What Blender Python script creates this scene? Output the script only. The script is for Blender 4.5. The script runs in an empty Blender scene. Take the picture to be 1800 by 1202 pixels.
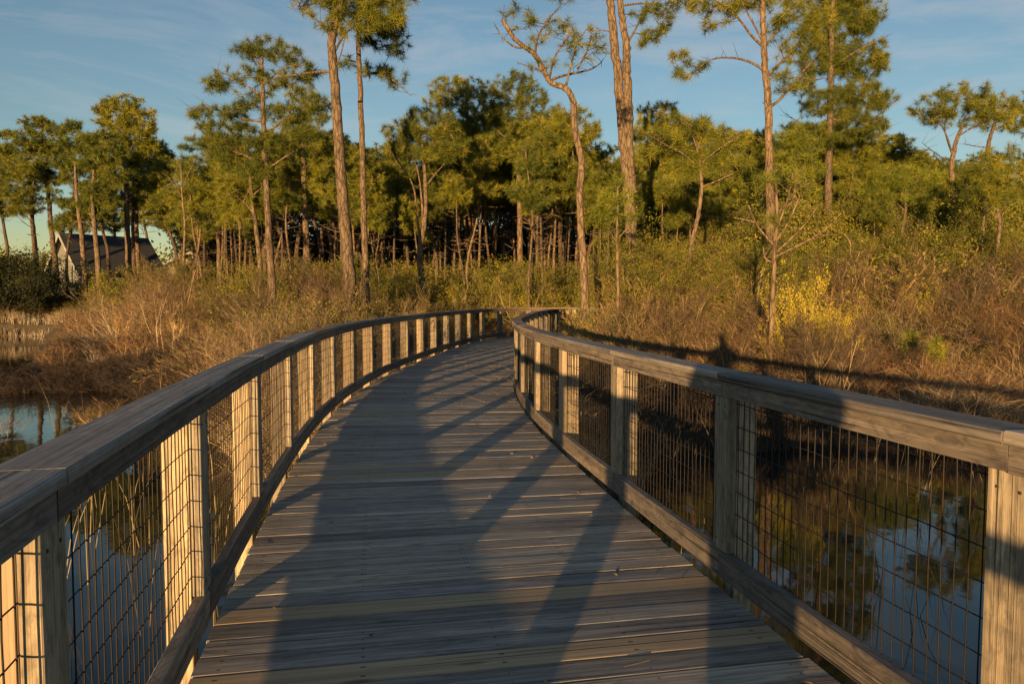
import bpy, math, random
import numpy as np

C = bpy.context.scene
COL = C.collection
R = math.radians

# ------------------------------------------------------------------ camera
F_PX, W_PX, H_PX = 1330.0, 1800.0, 1202.0
CAM_H = 1.345
PITCH = math.atan(77.0 / F_PX)
cam_d = bpy.data.cameras.new("camera")
cam_d.sensor_width = 36.0
cam_d.lens = 36.0 * F_PX / W_PX
cam_d.clip_start = 0.05
cam_d.clip_end = 5000
cam = bpy.data.objects.new("camera", cam_d)
cam.location = (0, 0, CAM_H)
cam.rotation_euler = (math.pi / 2 - PITCH, 0, 0)
COL.objects.link(cam)
C.camera = cam

# ------------------------------------------------------------------ light
SUN_ELEV = R(3.5)
SUN_AZ = R(15.0)            # light travels towards (sin, cos)
EXPOSURE = 1.10
world = bpy.data.worlds.new("World")
C.world = world
world.use_nodes = True
wn, wl = world.node_tree.nodes, world.node_tree.links
wn.clear()
w_out = wn.new("ShaderNodeOutputWorld")
w_bg = wn.new("ShaderNodeBackground")
w_bg.inputs[1].default_value = 0.102
sky = wn.new("ShaderNodeTexSky")
sky.sky_type = 'NISHITA'
sky.sun_disc = False
sky.sun_elevation = SUN_ELEV
sky.sun_rotation = math.pi + SUN_AZ
sky.air_density = 1.0
sky.dust_density = 0.05
sky.ozone_density = 2.0
# thin wisps of cirrus, a property of the sky dome itself
tc = wn.new("ShaderNodeTexCoord")
mp = wn.new("ShaderNodeMapping")
mp.inputs['Rotation'].default_value = (R(8), R(-14), R(12))
mp.inputs['Scale'].default_value = (1.3, 1.2, 6.5)
cn = wn.new("ShaderNodeTexNoise")
cn.inputs['Scale'].default_value = 2.1
cn.inputs['Detail'].default_value = 7
cn.inputs['Roughness'].default_value = 0.62
cn.inputs['Distortion'].default_value = 0.6
cr = wn.new("ShaderNodeValToRGB")
cr.color_ramp.elements[0].position = 0.50
cr.color_ramp.elements[0].color = (0, 0, 0, 1)
cr.color_ramp.elements[1].position = 0.78
cr.color_ramp.elements[1].color = (0.55, 0.55, 0.55, 1)
mixc = wn.new("ShaderNodeMixRGB")
mixc.inputs[2].default_value = (2.6, 2.55, 2.6, 1)
wl.new(tc.outputs['Generated'], mp.inputs['Vector'])
wl.new(mp.outputs[0], cn.inputs['Vector'])
wl.new(cn.outputs[0], cr.inputs[0])
wl.new(cr.outputs[0], mixc.inputs[0])
wl.new(sky.outputs[0], mixc.inputs[1])
wl.new(mixc.outputs[0], w_bg.inputs[0])
wl.new(w_bg.outputs[0], w_out.inputs[0])

sun_d = bpy.data.lights.new("sun", 'SUN')
sun_d.energy = 5.0
sun_d.angle = R(0.5)
sun_d.color = (1.0, 0.61, 0.25)
sun = bpy.data.objects.new("sun", sun_d)
sun.rotation_euler = (math.pi / 2 - SUN_ELEV, 0, -SUN_AZ)
COL.objects.link(sun)

C.view_settings.view_transform = 'Standard'
C.view_settings.look = 'None'
C.view_settings.gamma = 1
C.view_settings.exposure = EXPOSURE
C.cycles.max_bounces = 6
C.cycles.diffuse_bounces = 3
C.cycles.glossy_bounces = 3
C.cycles.transmission_bounces = 3
C.cycles.use_denoising = True

# ------------------------------------------------------------------ helpers
cp, sp = math.cos(PITCH), math.sin(PITCH)


def at(x, y, D):
    """world point seen at photo pixel (x, y) at ground distance D (world Y)."""
    a = (x - W_PX / 2) / F_PX
    b = -(y - H_PX / 2) / F_PX
    dy = cp + b * sp
    dz = -sp + b * cp
    t = D / dy
    return np.array((a * t, D, CAM_H + dz * t))


def tag(o, label=None, cat=None, group=None, kind=None):
    if label: o['label'] = label
    if cat: o['category'] = cat
    if group: o['group'] = group
    if kind: o['kind'] = kind
    return o


def empty(name, loc=(0, 0, 0), rz=0.0):
    o = bpy.data.objects.new(name, None)
    o.location = loc
    o.rotation_euler = (0, 0, rz)
    o.empty_display_size = 0.2
    COL.objects.link(o)
    return o


def copy_tree(root, loc, rz, scale):
    c = root.copy()
    COL.objects.link(c)
    c.location = loc
    c.rotation_euler = (0, 0, rz)
    c.scale = scale
    for ch in list(root.children):
        d = ch.copy()
        COL.objects.link(d)
        d.parent = c
    return c


class MB:
    """collects polygons and makes one mesh object of them"""
    def __init__(self):
        self.V, self.F4, self.F3, self.U4, self.U3, self.T = [], [], [], [], [], []
        self.n = 0

    def add(self, V, F, U=None, tint=None):
        V = np.asarray(V, dtype=np.float64).reshape(-1, 3)
        F = np.asarray(F, dtype=np.int64)
        k = F.shape[1]
        if U is None:
            U = np.zeros((F.size, 2))
        U = np.asarray(U, dtype=np.float64).reshape(-1, 2)
        if tint is None:
            tint = np.full(len(V), 0.5)
        elif np.isscalar(tint):
            tint = np.full(len(V), float(tint))
        self.V.append(V)
        self.T.append(tint)
        (self.F4 if k == 4 else self.F3).append(F + self.n)
        (self.U4 if k == 4 else self.U3).append(U)
        self.n += len(V)

    def build(self, name, mat, parent=None, smooth=False):
        V = np.concatenate(self.V)
        T = np.concatenate(self.T)
        f4 = np.concatenate(self.F4) if self.F4 else np.zeros((0, 4), int)
        f3 = np.concatenate(self.F3) if self.F3 else np.zeros((0, 3), int)
        U = np.concatenate(self.U4 + self.U3)
        me = bpy.data.meshes.new(name)
        loops = np.concatenate([f4.ravel(), f3.ravel()]).astype(np.int32)
        tot = np.concatenate([np.full(len(f4), 4), np.full(len(f3), 3)]).astype(np.int32)
        start = np.concatenate([[0], np.cumsum(tot)[:-1]]).astype(np.int32)
        me.vertices.add(len(V))
        me.vertices.foreach_set('co', V.astype(np.float32).ravel())
        me.loops.add(len(loops))
        me.loops.foreach_set('vertex_index', loops)
        me.polygons.add(len(tot))
        me.polygons.foreach_set('loop_start', start)
        me.polygons.foreach_set('loop_total', tot)
        me.polygons.foreach_set('use_smooth', np.full(len(tot), bool(smooth)))
        me.update(calc_edges=True)
        uv = me.uv_layers.new(name='UVMap')
        uv.data.foreach_set('uv', U.astype(np.float32).ravel())
        at_ = me.attributes.new('tint', 'FLOAT', 'POINT')
        at_.data.foreach_set('value', T.astype(np.float32))
        me.validate()
        me.materials.append(mat)
        o = bpy.data.objects.new(name, me)
        COL.objects.link(o)
        if parent is not None:
            o.parent = parent
        return o


def box(mb, c, ax, ay, az, lx, ly, lz, ch=0.004, u0=0.0, tint=0.5):
    """chamfered box, centre c, unit axes, full sizes; the grain runs along the ax axis"""
    c, ax, ay, az = (np.asarray(q, float) for q in (c, ax, ay, az))
    hy, hz = ly / 2, lz / 2
    prof = [(-hy + ch, -hz), (hy - ch, -hz), (hy, -hz + ch), (hy, hz - ch), (hy - ch, hz), (-hy + ch, hz), (-hy, hz - ch), (-hy, -hz + ch)]
    per = [0.0]
    for i in range(8):
        a, b = prof[i], prof[(i + 1) % 8]
        per.append(per[-1] + math.hypot(a[0] - b[0], a[1] - b[1]))
    V, F, U = [], [], []
    for e in (-lx / 2, lx / 2):
        for p in prof:
            V.append(c + ax * e + ay * p[0] + az * p[1])
    for i in range(8):
        j = (i + 1) % 8
        F.append((i, j, 8 + j, 8 + i))
        U += [(u0, per[i]), (u0, per[i + 1]), (u0 + lx, per[i + 1]), (u0 + lx, per[i])]
    for off, flip in ((0, True), (8, False)):
        for q in ((0, 1, 2, 7), (7, 2, 3, 6), (6, 3, 4, 5)):
            qq = q[::-1] if flip else q
            F.append([off + k for k in qq])
            for k in qq:
                U.append((u0 + prof[k][1] * 0.3, prof[k][0]))
    mb.add(V, F, U, tint)


def tube(mb, P, rad, sides=6, tint=0.5, closed=True):
    """tube through the points P with radii rad"""
    P = np.asarray(P, float)
    n = len(P)
    rad = np.broadcast_to(np.asarray(rad, float), (n,))
    T = np.gradient(P, axis=0)
    T /= np.linalg.norm(T, axis=1)[:, None] + 1e-9
    ref = np.array((0.0, 0.0, 1.0)) if abs(T[:, 2]).mean() < 0.8 else np.array((1.0, 0.0, 0.0))
    A = np.cross(T, ref)
    A /= np.linalg.norm(A, axis=1)[:, None] + 1e-9
    B = np.cross(T, A)
    ang = np.arange(sides) * 2 * math.pi / sides
    V = (P[:, None, :] + rad[:, None, None] * (A[:, None, :] * np.cos(ang)[None, :, None] + B[:, None, :] * np.sin(ang)[None, :, None])).reshape(-1, 3)
    L = np.concatenate([[0], np.cumsum(np.linalg.norm(np.diff(P, axis=0), axis=1))])
    i, j = np.meshgrid(np.arange(n - 1), np.arange(sides), indexing='ij')
    i, j = i.ravel(), j.ravel()
    k = (j + 1) % sides
    F = np.stack([i * sides + j, (i + 1) * sides + j, (i + 1) * sides + k, i * sides + k], 1)
    circ = 2 * math.pi * float(rad.mean()) / sides
    U = np.stack([np.stack([L[i], j * circ], 1), np.stack([L[i + 1], j * circ], 1),
                  np.stack([L[i + 1], (j + 1) * circ], 1), np.stack([L[i], (j + 1) * circ], 1)], 1)
    mb.add(V, F, U, tint)


def segs(mb, P0, P1, r0, r1, tint=None, sides=3):
    """many straight thin stems at once"""
    P0, P1 = np.asarray(P0, float), np.asarray(P1, float)
    n = len(P0)
    if n == 0: return
    r0, r1 = np.broadcast_to(r0, (n,)), np.broadcast_to(r1, (n,))
    d = P1 - P0
    d /= np.linalg.norm(d, axis=1)[:, None] + 1e-9
    ref = np.where(np.abs(d[:, 2:3]) < 0.9, np.array([[0, 0, 1.0]]), np.array([[1.0, 0, 0]]))
    A = np.cross(d, ref)
    A /= np.linalg.norm(A, axis=1)[:, None] + 1e-9
    B = np.cross(d, A)
    ang = np.arange(sides) * 2 * math.pi / sides
    ring = A[:, None, :] * np.cos(ang)[None, :, None] + B[:, None, :] * np.sin(ang)[None, :, None]
    V = np.concatenate([P0[:, None] + ring * r0[:, None, None], P1[:, None] + ring * r1[:, None, None]], 1)
    base = (np.arange(n) * 2 * sides)[:, None]
    F = []
    for j in range(sides):
        k = (j + 1) % sides
        F.append(np.concatenate([base + j, base + sides + j, base + sides + k, base + k], 1))
    F = np.stack(F, 1).reshape(-1, 4)
    L = np.linalg.norm(P1 - P0, axis=1)
    U = np.zeros((n, sides, 4, 2))
    U[:, :, 1, 0] = U[:, :, 2, 0] = L[:, None]
    if tint is None:
        tn = None
    else:
        tn = np.repeat(np.broadcast_to(tint, (n,)), 2 * sides)
    mb.add(V.reshape(-1, 3), F, U.reshape(-1, 2), tn)


def unit(v):
    return v / (np.linalg.norm(v, axis=-1, keepdims=True) + 1e-9)


def needles(mb, rng, Cn, Dn, m, length, width, spread=0.9, tint=None):
    """tufts of long needles at points Cn pointing along Dn"""
    n = len(Cn)
    if n == 0: return
    Cn = np.repeat(Cn, m, 0)
    Dn = np.repeat(unit(Dn), m, 0)
    rv = unit(rng.normal(size=(n * m, 3)))
    d = unit(Dn * (1.0 - spread * 0.45) + rv * spread)
    L = length * rng.uniform(0.65, 1.1, (n * m, 1))
    side = unit(np.cross(d, unit(rng.normal(size=(n * m, 3)))))
    base = Cn + d * 0.015 - Dn * rng.uniform(0, length * 0.55, (n * m, 1))
    w = width * 0.5
    tip = base + d * L - np.array([[0, 0, 1.0]]) * L * 0.10
    V = np.stack([base - side * w, base + side * w, tip], 1).reshape(-1, 3)
    F = np.arange(n * m * 3).reshape(-1, 3)
    tv = rng.uniform(0, 1, n) if tint is None else tint
    tv = np.repeat(np.broadcast_to(tv, (n,)), m)
    tv = np.clip(tv + rng.normal(0, 0.08, n * m), 0, 1)
    mb.add(V, F, None, np.repeat(tv, 3))


def leaves(mb, rng, P, size, aspect=0.5, up=0.4, tint=None):
    """small diamond leaves at points P"""
    n = len(P)
    d = unit(rng.normal(size=(n, 3)) + np.array([[0, 0, up]]))
    s = unit(np.cross(d, rng.normal(size=(n, 3))))
    L = size * rng.uniform(0.6, 1.3, (n, 1))
    nrm = np.cross(d, s)
    a = P
    b = P + d * L * 0.5 + s * L * aspect * 0.5 + nrm * L * 0.08
    c = P + d * L
    e = P + d * L * 0.5 - s * L * aspect * 0.5 + nrm * L * 0.08
    V = np.stack([a, b, c, e], 1).reshape(-1, 3)
    F = np.arange(n * 4).reshape(-1, 4)
    tv = rng.uniform(0, 1, n) if tint is None else tint
    mb.add(V, F, None, np.repeat(tv, 4))


# ------------------------------------------------------------------ materials
def new_mat(name):
    m = bpy.data.materials.new(name)
    m.use_nodes = True
    nt = m.node_tree
    nt.nodes.clear()
    out = nt.nodes.new("ShaderNodeOutputMaterial")
    b = nt.nodes.new("ShaderNodeBsdfPrincipled")
    nt.links.new(b.outputs[0], out.inputs[0])
    return m, nt, b, out


def nd(nt, t, **kw):
    n = nt.nodes.new(t)
    for k, v in kw.items():
        if k in n.inputs.keys():
            n.inputs[k].default_value = v
        else:
            setattr(n, k, v)
    return n


def ramp(nt, src, stops):
    r = nt.nodes.new("ShaderNodeValToRGB")
    e = r.color_ramp.elements
    while len(e) < len(stops):
        e.new(0.5)
    for q, (p, c) in zip(e, stops):
        q.position = p
        q.color = (c[0], c[1], c[2], 1)
    nt.links.new(src, r.inputs[0])
    return r


def math_n(nt, op, a, b=None, c=None):
    m = nt.nodes.new("ShaderNodeMath")
    m.operation = op
    for i, v in enumerate((a, b, c)):
        if v is None: continue
        if isinstance(v, (int, float)): m.inputs[i].default_value = v
        else: nt.links.new(v, m.inputs[i])
    return m.outputs[0]


def mix_c(nt, mode, fac, a, b):
    m = nt.nodes.new("ShaderNodeMixRGB")
    m.blend_type = mode
    for i, v in enumerate((fac, a, b)):
        if isinstance(v, (int, float)): m.inputs[i].default_value = v
        elif isinstance(v, tuple): m.inputs[i].default_value = (*v, 1)
        else: nt.links.new(v, m.inputs[i])
    return m.outputs[0]


def wood_mat(name, dark, mid, light, warm, per_board=False, bump=0.5, bdist=0.003, rough=0.78, warm_at=0.85, patches=0.5):
    """weathered timber; grain runs along U of the UV map"""
    m, nt, b, out = new_mat(name)
    L = nt.links
    uv = nd(nt, "ShaderNodeUVMap")
    oi = nd(nt, "ShaderNodeObjectInfo")
    atn = nd(nt, "ShaderNodeAttribute", attribute_name='tint')
    rnd = atn.outputs['Fac'] if per_board else oi.outputs['Random']
    off = nd(nt, "ShaderNodeCombineXYZ")
    L.new(math_n(nt, 'MULTIPLY', rnd, 37.0), off.inputs[0])
    L.new(math_n(nt, 'MULTIPLY', rnd, 91.0), off.inputs[1])
    L.new(math_n(nt, 'MULTIPLY', rnd, 53.0), off.inputs[2])
    add = nd(nt, "ShaderNodeVectorMath", operation='ADD')
    L.new(uv.outputs[0], add.inputs[0])
    L.new(off.outputs[0], add.inputs[1])

    def noise(sx, sy, detail=4, rough_=0.55, dist=0.0):
        mm = nd(nt, "ShaderNodeMapping")
        mm.inputs['Scale'].default_value = (sx, sy, 1)
        L.new(add.outputs[0], mm.inputs[0])
        n = nd(nt, "ShaderNodeTexNoise", Scale=1.0, Detail=detail, Roughness=rough_, Distortion=dist)
        L.new(mm.outputs[0], n.inputs['Vector'])
        return n.outputs[0]
    grain = noise(0.7, 62, 7, 0.62, 0.35)
    fine = noise(2.2, 260, 3, 0.6)
    broad = noise(0.8, 9, 4, 0.55, 0.3)
    blotch = noise(3.5 if per_board else 9, 26, 6, 0.7, 1.0)
    knotn = nd(nt, "ShaderNodeTexVoronoi", Scale=1.0)
    km = nd(nt, "ShaderNodeMapping")
    km.inputs['Scale'].default_value = (1.5, 7.5, 1)
    L.new(add.outputs[0], km.inputs[0])
    L.new(km.outputs[0], knotn.inputs['Vector'])
    knot = ramp(nt, knotn.outputs['Distance'], [(0.0, (1, 1, 1)), (0.07, (0.75,) * 3), (0.12, (0, 0, 0))]).outputs[0]
    g = math_n(nt, 'ADD', math_n(nt, 'MULTIPLY', grain, 0.65), math_n(nt, 'MULTIPLY', fine, 0.35))
    base = ramp(nt, g, [(0.30, dark), (0.50, mid), (0.68, light)]).outputs[0]
    base = mix_c(nt, 'MULTIPLY', 1.0, base, ramp(nt, broad, [(0.3, (0.72, 0.72, 0.74)), (0.7, (1.16, 1.13, 1.08))]).outputs[0])
    base = mix_c(nt, 'MULTIPLY', patches, base, ramp(nt, blotch, [(0.36, (0.55, 0.56, 0.60)), (0.52, (1.0, 1.0, 1.0)), (0.70, (1.25, 1.22, 1.15))]).outputs[0])
    # less weathered boards are yellower; each board also has its own lightness
    fr = math_n(nt, 'FRACT', math_n(nt, 'MULTIPLY', rnd, 7.31))
    base = mix_c(nt, 'MULTIPLY', 1.0, base, ramp(nt, fr, [(0.0, (0.60, 0.58, 0.57)), (0.35, (0.88, 0.90, 0.94)), (0.6, (1.0, 0.97, 0.92)), (1.0, (1.28, 1.22, 1.12))]).outputs[0])
    wf = ramp(nt, rnd, [(warm_at, (0, 0, 0)), (min(0.999, warm_at + 0.02), (0.75,) * 3)]).outputs[0]
    base = mix_c(nt, 'MIX', wf, base, mix_c(nt, 'MULTIPLY', 1.0, warm, ramp(nt, g, [(0.3, (0.6,) * 3), (0.65, (1.15,) * 3)]).outputs[0]))
    crack = ramp(nt, noise(0.55, 75, 3, 0.5, 0.5), [(0.33, (0.16,) * 3), (0.385, (1, 1, 1))]).outputs[0]
    base = mix_c(nt, 'MULTIPLY', 0.9, base, crack)
    base = mix_c(nt, 'MIX', math_n(nt, 'MULTIPLY', knot, 0.7), base, (0.06, 0.04, 0.028))
    if per_board:
        sx = nd(nt, "ShaderNodeSeparateXYZ")
        L.new(uv.outputs[0], sx.inputs[0])
        du = math_n(nt, 'SUBTRACT', math_n(nt, 'PINGPONG', math_n(nt, 'SUBTRACT', sx.outputs[0], 0.10), 0.2575), 0.0)
        dv = math_n(nt, 'SUBTRACT', math_n(nt, 'ABSOLUTE', math_n(nt, 'SUBTRACT', sx.outputs[1], 0.111)), 0.036)
        jit = math_n(nt, 'MULTIPLY', math_n(nt, 'SUBTRACT', math_n(nt, 'FRACT', math_n(nt, 'MULTIPLY', rnd, 131.7)), 0.5), 0.02)
        dd = math_n(nt, 'SQRT', math_n(nt, 'ADD', math_n(nt, 'POWER', math_n(nt, 'ADD', du, jit), 2.0), math_n(nt, 'POWER', dv, 2.0)))
        hole = ramp(nt, math_n(nt, 'MULTIPLY', dd, 100.0), [(0.45, (1, 1, 1)), (0.75, (0, 0, 0))]).outputs[0]
        base = mix_c(nt, 'MIX', math_n(nt, 'MULTIPLY', hole, 0.8), base, (0.025, 0.02, 0.018))
    L.new(base, b.inputs['Base Color'])
    b.inputs['Roughness'].default_value = rough
    b.inputs['Specular IOR Level'].default_value = 0.25
    h = math_n(nt, 'ADD', math_n(nt, 'MULTIPLY', g, 1.0), math_n(nt, 'MULTIPLY', crack, 0.5))
    bp = nd(nt, "ShaderNodeBump", Strength=bump, Distance=bdist)
    L.new(h, bp.inputs['Height'])
    L.new(bp.outputs[0], b.inputs['Normal'])
    return m


def foliage_mat(name, stops, rough=0.6, trans=0.25, objvar=0.3):
    """leaf or needle colour from the tint attribute, varied a little per plant"""
    m, nt, b, out = new_mat(name)
    L = nt.links
    a = nd(nt, "ShaderNodeAttribute", attribute_name='tint')
    oi = nd(nt, "ShaderNodeObjectInfo")
    col = ramp(nt, a.outputs['Fac'], stops).outputs[0]
    v = ramp(nt, oi.outputs['Random'], [(0.0, (1 - objvar, 1 - objvar * 0.7, 1 - objvar * 0.4)), (1.0, (1 + objvar, 1 + objvar * 0.8, 1 - objvar * 0.2))]).outputs[0]
    col = mix_c(nt, 'MULTIPLY', 1.0, col, v)
    L.new(col, b.inputs['Base Color'])
    b.inputs['Roughness'].default_value = rough
    b.inputs['Specular IOR Level'].default_value = 0.3
    tr = nd(nt, "ShaderNodeBsdfTranslucent")
    L.new(col, tr.inputs[0])
    mx = nd(nt, "ShaderNodeMixShader")
    mx.inputs[0].default_value = trans
    L.new(b.outputs[0], mx.inputs[1])
    L.new(tr.outputs[0], mx.inputs[2])
    L.new(mx.outputs[0], out.inputs[0])
    return m


def bark_mat(name, dark, light, sc=1.0, bump=0.8):
    m, nt, b, out = new_mat(name)
    L = nt.links
    tc_ = nd(nt, "ShaderNodeTexCoord")
    mm = nd(nt, "ShaderNodeMapping")
    mm.inputs['Scale'].default_value = (9 * sc, 9 * sc, 2.6 * sc)
    L.new(tc_.outputs['Object'], mm.inputs[0])
    v = nd(nt, "ShaderNodeTexVoronoi", Scale=1.6, feature='DISTANCE_TO_EDGE')
    n = nd(nt, "ShaderNodeTexNoise", Scale=1.3, Detail=7, Roughness=0.65)
    L.new(mm.outputs[0], n.inputs['Vector'])
    wv = nd(nt, "ShaderNodeMixRGB")
    wv.inputs[0].default_value = 0.35
    L.new(mm.outputs[0], wv.inputs[1])
    L.new(n.outputs['Color'], wv.inputs[2])
    L.new(wv.outputs[0], v.inputs['Vector'])
    plate = ramp(nt, v.outputs['Distance'], [(0.0, (0.25,) * 3), (0.10, (1, 1, 1))]).outputs[0]
    col = ramp(nt, n.outputs[0], [(0.3, dark), (0.7, light)]).outputs[0]
    col = mix_c(nt, 'MULTIPLY', 0.85, col, plate)
    oi = nd(nt, "ShaderNodeObjectInfo")
    col = mix_c(nt, 'MULTIPLY', 1.0, col, ramp(nt, oi.outputs['Random'], [(0, (0.75, 0.76, 0.8)), (1, (1.15, 1.1, 1.05))]).outputs[0])
    L.new(col, b.inputs['Base Color'])
    b.inputs['Roughness'].default_value = 0.9
    b.inputs['Specular IOR Level'].default_value = 0.15
    bp = nd(nt, "ShaderNodeBump", Strength=bump, Distance=0.02)
    L.new(plate, bp.inputs['Height'])
    L.new(bp.outputs[0], b.inputs['Normal'])
    return m


def plain_mat(name, col, rough=0.6, metal=0.0, spec=0.4):
    m, nt, b, out = new_mat(name)
    n = nd(nt, "ShaderNodeTexNoise", Scale=6.0, Detail=5)
    c = mix_c(nt, 'MULTIPLY', 1.0, col, ramp(nt, n.outputs[0], [(0.3, (0.8,) * 3), (0.7, (1.15,) * 3)]).outputs[0])
    nt.links.new(c, b.inputs['Base Color'])
    b.inputs['Roughness'].default_value = rough
    b.inputs['Metallic'].default_value = metal
    b.inputs['Specular IOR Level'].default_value = spec
    return m


M_DECK = wood_mat('deck_wood', (0.125, 0.112, 0.098), (0.335, 0.305, 0.268), (0.55, 0.505, 0.445), (0.50, 0.355, 0.20), per_board=True, bump=0.9, bdist=0.0012, warm_at=0.93, patches=0.9)
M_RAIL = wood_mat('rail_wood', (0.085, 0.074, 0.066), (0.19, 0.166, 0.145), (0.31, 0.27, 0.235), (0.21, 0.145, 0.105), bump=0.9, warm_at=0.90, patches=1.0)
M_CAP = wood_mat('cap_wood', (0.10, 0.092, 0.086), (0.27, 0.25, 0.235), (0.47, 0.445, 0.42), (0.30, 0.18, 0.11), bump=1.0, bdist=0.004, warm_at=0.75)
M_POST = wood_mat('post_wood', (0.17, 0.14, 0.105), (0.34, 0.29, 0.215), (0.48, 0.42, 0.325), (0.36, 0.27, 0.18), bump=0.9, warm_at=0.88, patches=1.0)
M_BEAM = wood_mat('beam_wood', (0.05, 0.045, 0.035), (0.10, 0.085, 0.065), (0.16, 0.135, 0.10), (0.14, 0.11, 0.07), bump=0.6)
M_WIRE = plain_mat('wire_steel', (0.022, 0.016, 0.012), 0.55, 0.3)
M_SCREW = plain_mat('screw_steel', (0.10, 0.09, 0.08), 0.5, 0.5)

# ------------------------------------------------------------------ boardwalk path
# inner face of the left railing in plan, one point per post (metres), from behind the viewpoint to beyond the bend
LEFT = [(-0.925, 1.50), (-1.225, 2.96), (-1.50, 4.44), (-1.765, 6.03), (-1.985, 7.58), (-2.135, 9.2), (-2.215, 10.8),
        (-2.225, 12.4), (-2.165, 13.9), (-2.06, 15.4), (-1.93, 16.85), (-1.80, 18.35), (-1.62, 19.85), (-1.42, 21.4),
        (-1.17, 22.9), (-0.86, 24.35), (-0.36, 25.7), (0.45, 26.75), (1.6, 27.35), (3.0, 27.7), (4.6, 27.95), (6.2, 28.1)]
back = []
h = math.atan2(-(LEFT[1][0] - LEFT[0][0]), LEFT[1][1] - LEFT[0][1])
p = np.array(LEFT[0])
for i in range(13):
    h += R(1.25)
    p = p - 1.53 * np.array((-math.sin(h), math.cos(h)))
    back.append(tuple(p))
PTS = np.array(back[::-1] + LEFT)


def catmull(P, k=24):
    P = np.vstack([2 * P[0] - P[1], P, 2 * P[-1] - P[-2]])
    out = []
    for i in range(1, len(P) - 2):
        t = np.linspace(0, 1, k, endpoint=False)[:, None]
        p0, p1, p2, p3 = P[i - 1], P[i], P[i + 1], P[i + 2]
        out.append(0.5 * (2 * p1 + (p2 - p0) * t + (2 * p0 - 5 * p1 + 4 * p2 - p3) * t ** 2 + (3 * p1 - p0 - 3 * p2 + p3) * t ** 3))
    out.append(P[-2][None])
    return np.vstack(out)


CUR = catmull(PTS)
# smooth the small survey wobble
for _ in range(60):
    CUR[1:-1] = 0.25 * CUR[:-2] + 0.5 * CUR[1:-1] + 0.25 * CUR[2:]
ARC = np.concatenate([[0], np.cumsum(np.linalg.norm(np.diff(CUR, axis=0), axis=1))])
TAN = np.gradient(CUR, axis=0)
TAN /= np.linalg.norm(TAN, axis=1)[:, None]
NRM = np.stack([TAN[:, 1], -TAN[:, 0]], 1)      # points right, into the walk
TOTAL = ARC[-1]
WIDTH = 2.26


def path(s, off):
    """plan point at arc s of the left rail's inner face, moved 'off' to the right"""
    s = np.asarray(s, float)
    x = np.interp(s, ARC, CUR[:, 0])
    y = np.interp(s, ARC, CUR[:, 1])
    nx = np.interp(s, ARC, NRM[:, 0])
    ny = np.interp(s, ARC, NRM[:, 1])
    q = np.sqrt(nx ** 2 + ny ** 2)
    return np.stack([x + nx / q * off, y + ny / q * off], -1)


def frame_at(s, off):
    p = path(s, off)
    q = path(s + 0.02, off) - path(s - 0.02, off)
    t = q / np.linalg.norm(q)
    n = np.array((t[1], -t[0]))
    return p, t, n


def sweep(mb, s0, s1, o0, o1, z0, z1, step=0.12, ch=0.004, tint=0.5, wob=0.0, rng=None):
    """chamfered bar following the path between offsets o0..o1 and heights z0..z1"""
    k = max(2, int(round((s1 - s0) / step)) + 1)
    s = np.linspace(s0, s1, k)
    a, b = min(o0, o1), max(o0, o1)
    prof = [(a + ch, z0), (b - ch, z0), (b, z0 + ch), (b, z1 - ch), (b - ch, z1), (a + ch, z1), (a, z1 - ch), (a, z0 + ch)]
    per = [0.0]
    for i in range(8):
        u, v = prof[i], prof[(i + 1) % 8]
        per.append(per[-1] + math.hypot(u[0] - v[0], u[1] - v[1]))
    V = np.zeros((k, 8, 3))
    dz = np.zeros(k) if not wob else np.interp(s, np.linspace(s0, s1, 5), rng.normal(0, wob, 5))
    for i, (o, z) in enumerate(prof):
        V[:, i, :2] = path(s, o)
        V[:, i, 2] = z + dz
    i, j = np.meshgrid(np.arange(k - 1), np.arange(8), indexing='ij')
    i, j = i.ravel(), j.ravel()
    n = (j + 1) % 8
    per = np.array(per)
    F = np.stack([i * 8 + j, i * 8 + n, (i + 1) * 8 + n, (i + 1) * 8 + j], 1)
    U = np.stack([np.stack([s[i], per[j]], 1), np.stack([s[i], per[j + 1]], 1), np.stack([s[i + 1], per[j + 1]], 1), np.stack([s[i + 1], per[j]], 1)], 1)
    mb.add(V.reshape(-1, 3), F, U, tint)
    e = []
    eu = []
    for off, flip in ((0, True), ((k - 1) * 8, False)):
        for q in ((0, 1, 2, 7), (7, 2, 3, 6), (6, 3, 4, 5)):
            qq = q if flip else q[::-1]
            e.append([off + t for t in qq])
            eu += [(prof[t][1] * 0.3, prof[t][0]) for t in qq]
    mb.F4.append(np.array(e) + mb.n - k * 8)
    mb.U4.append(np.array(eu))


def arc_of(point):
    d = np.linalg.norm(CUR - np.array(point), axis=1)
    return float(ARC[int(np.argmin(d))])


S_L1 = arc_of(LEFT[0])
BAY = 1.53
S_POSTS_LEFT = [S_L1 + BAY * i for i in range(-13, 40) if 0.05 < S_L1 + BAY * i < TOTAL - 0.05]

# heights of the railing
Z_LOW0, Z_LOW1 = 0.045, 0.168
Z_UP0, Z_UP1 = 0.893, 0.967
Z_CAP0, Z_CAP1 = 0.967, 1.004


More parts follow.
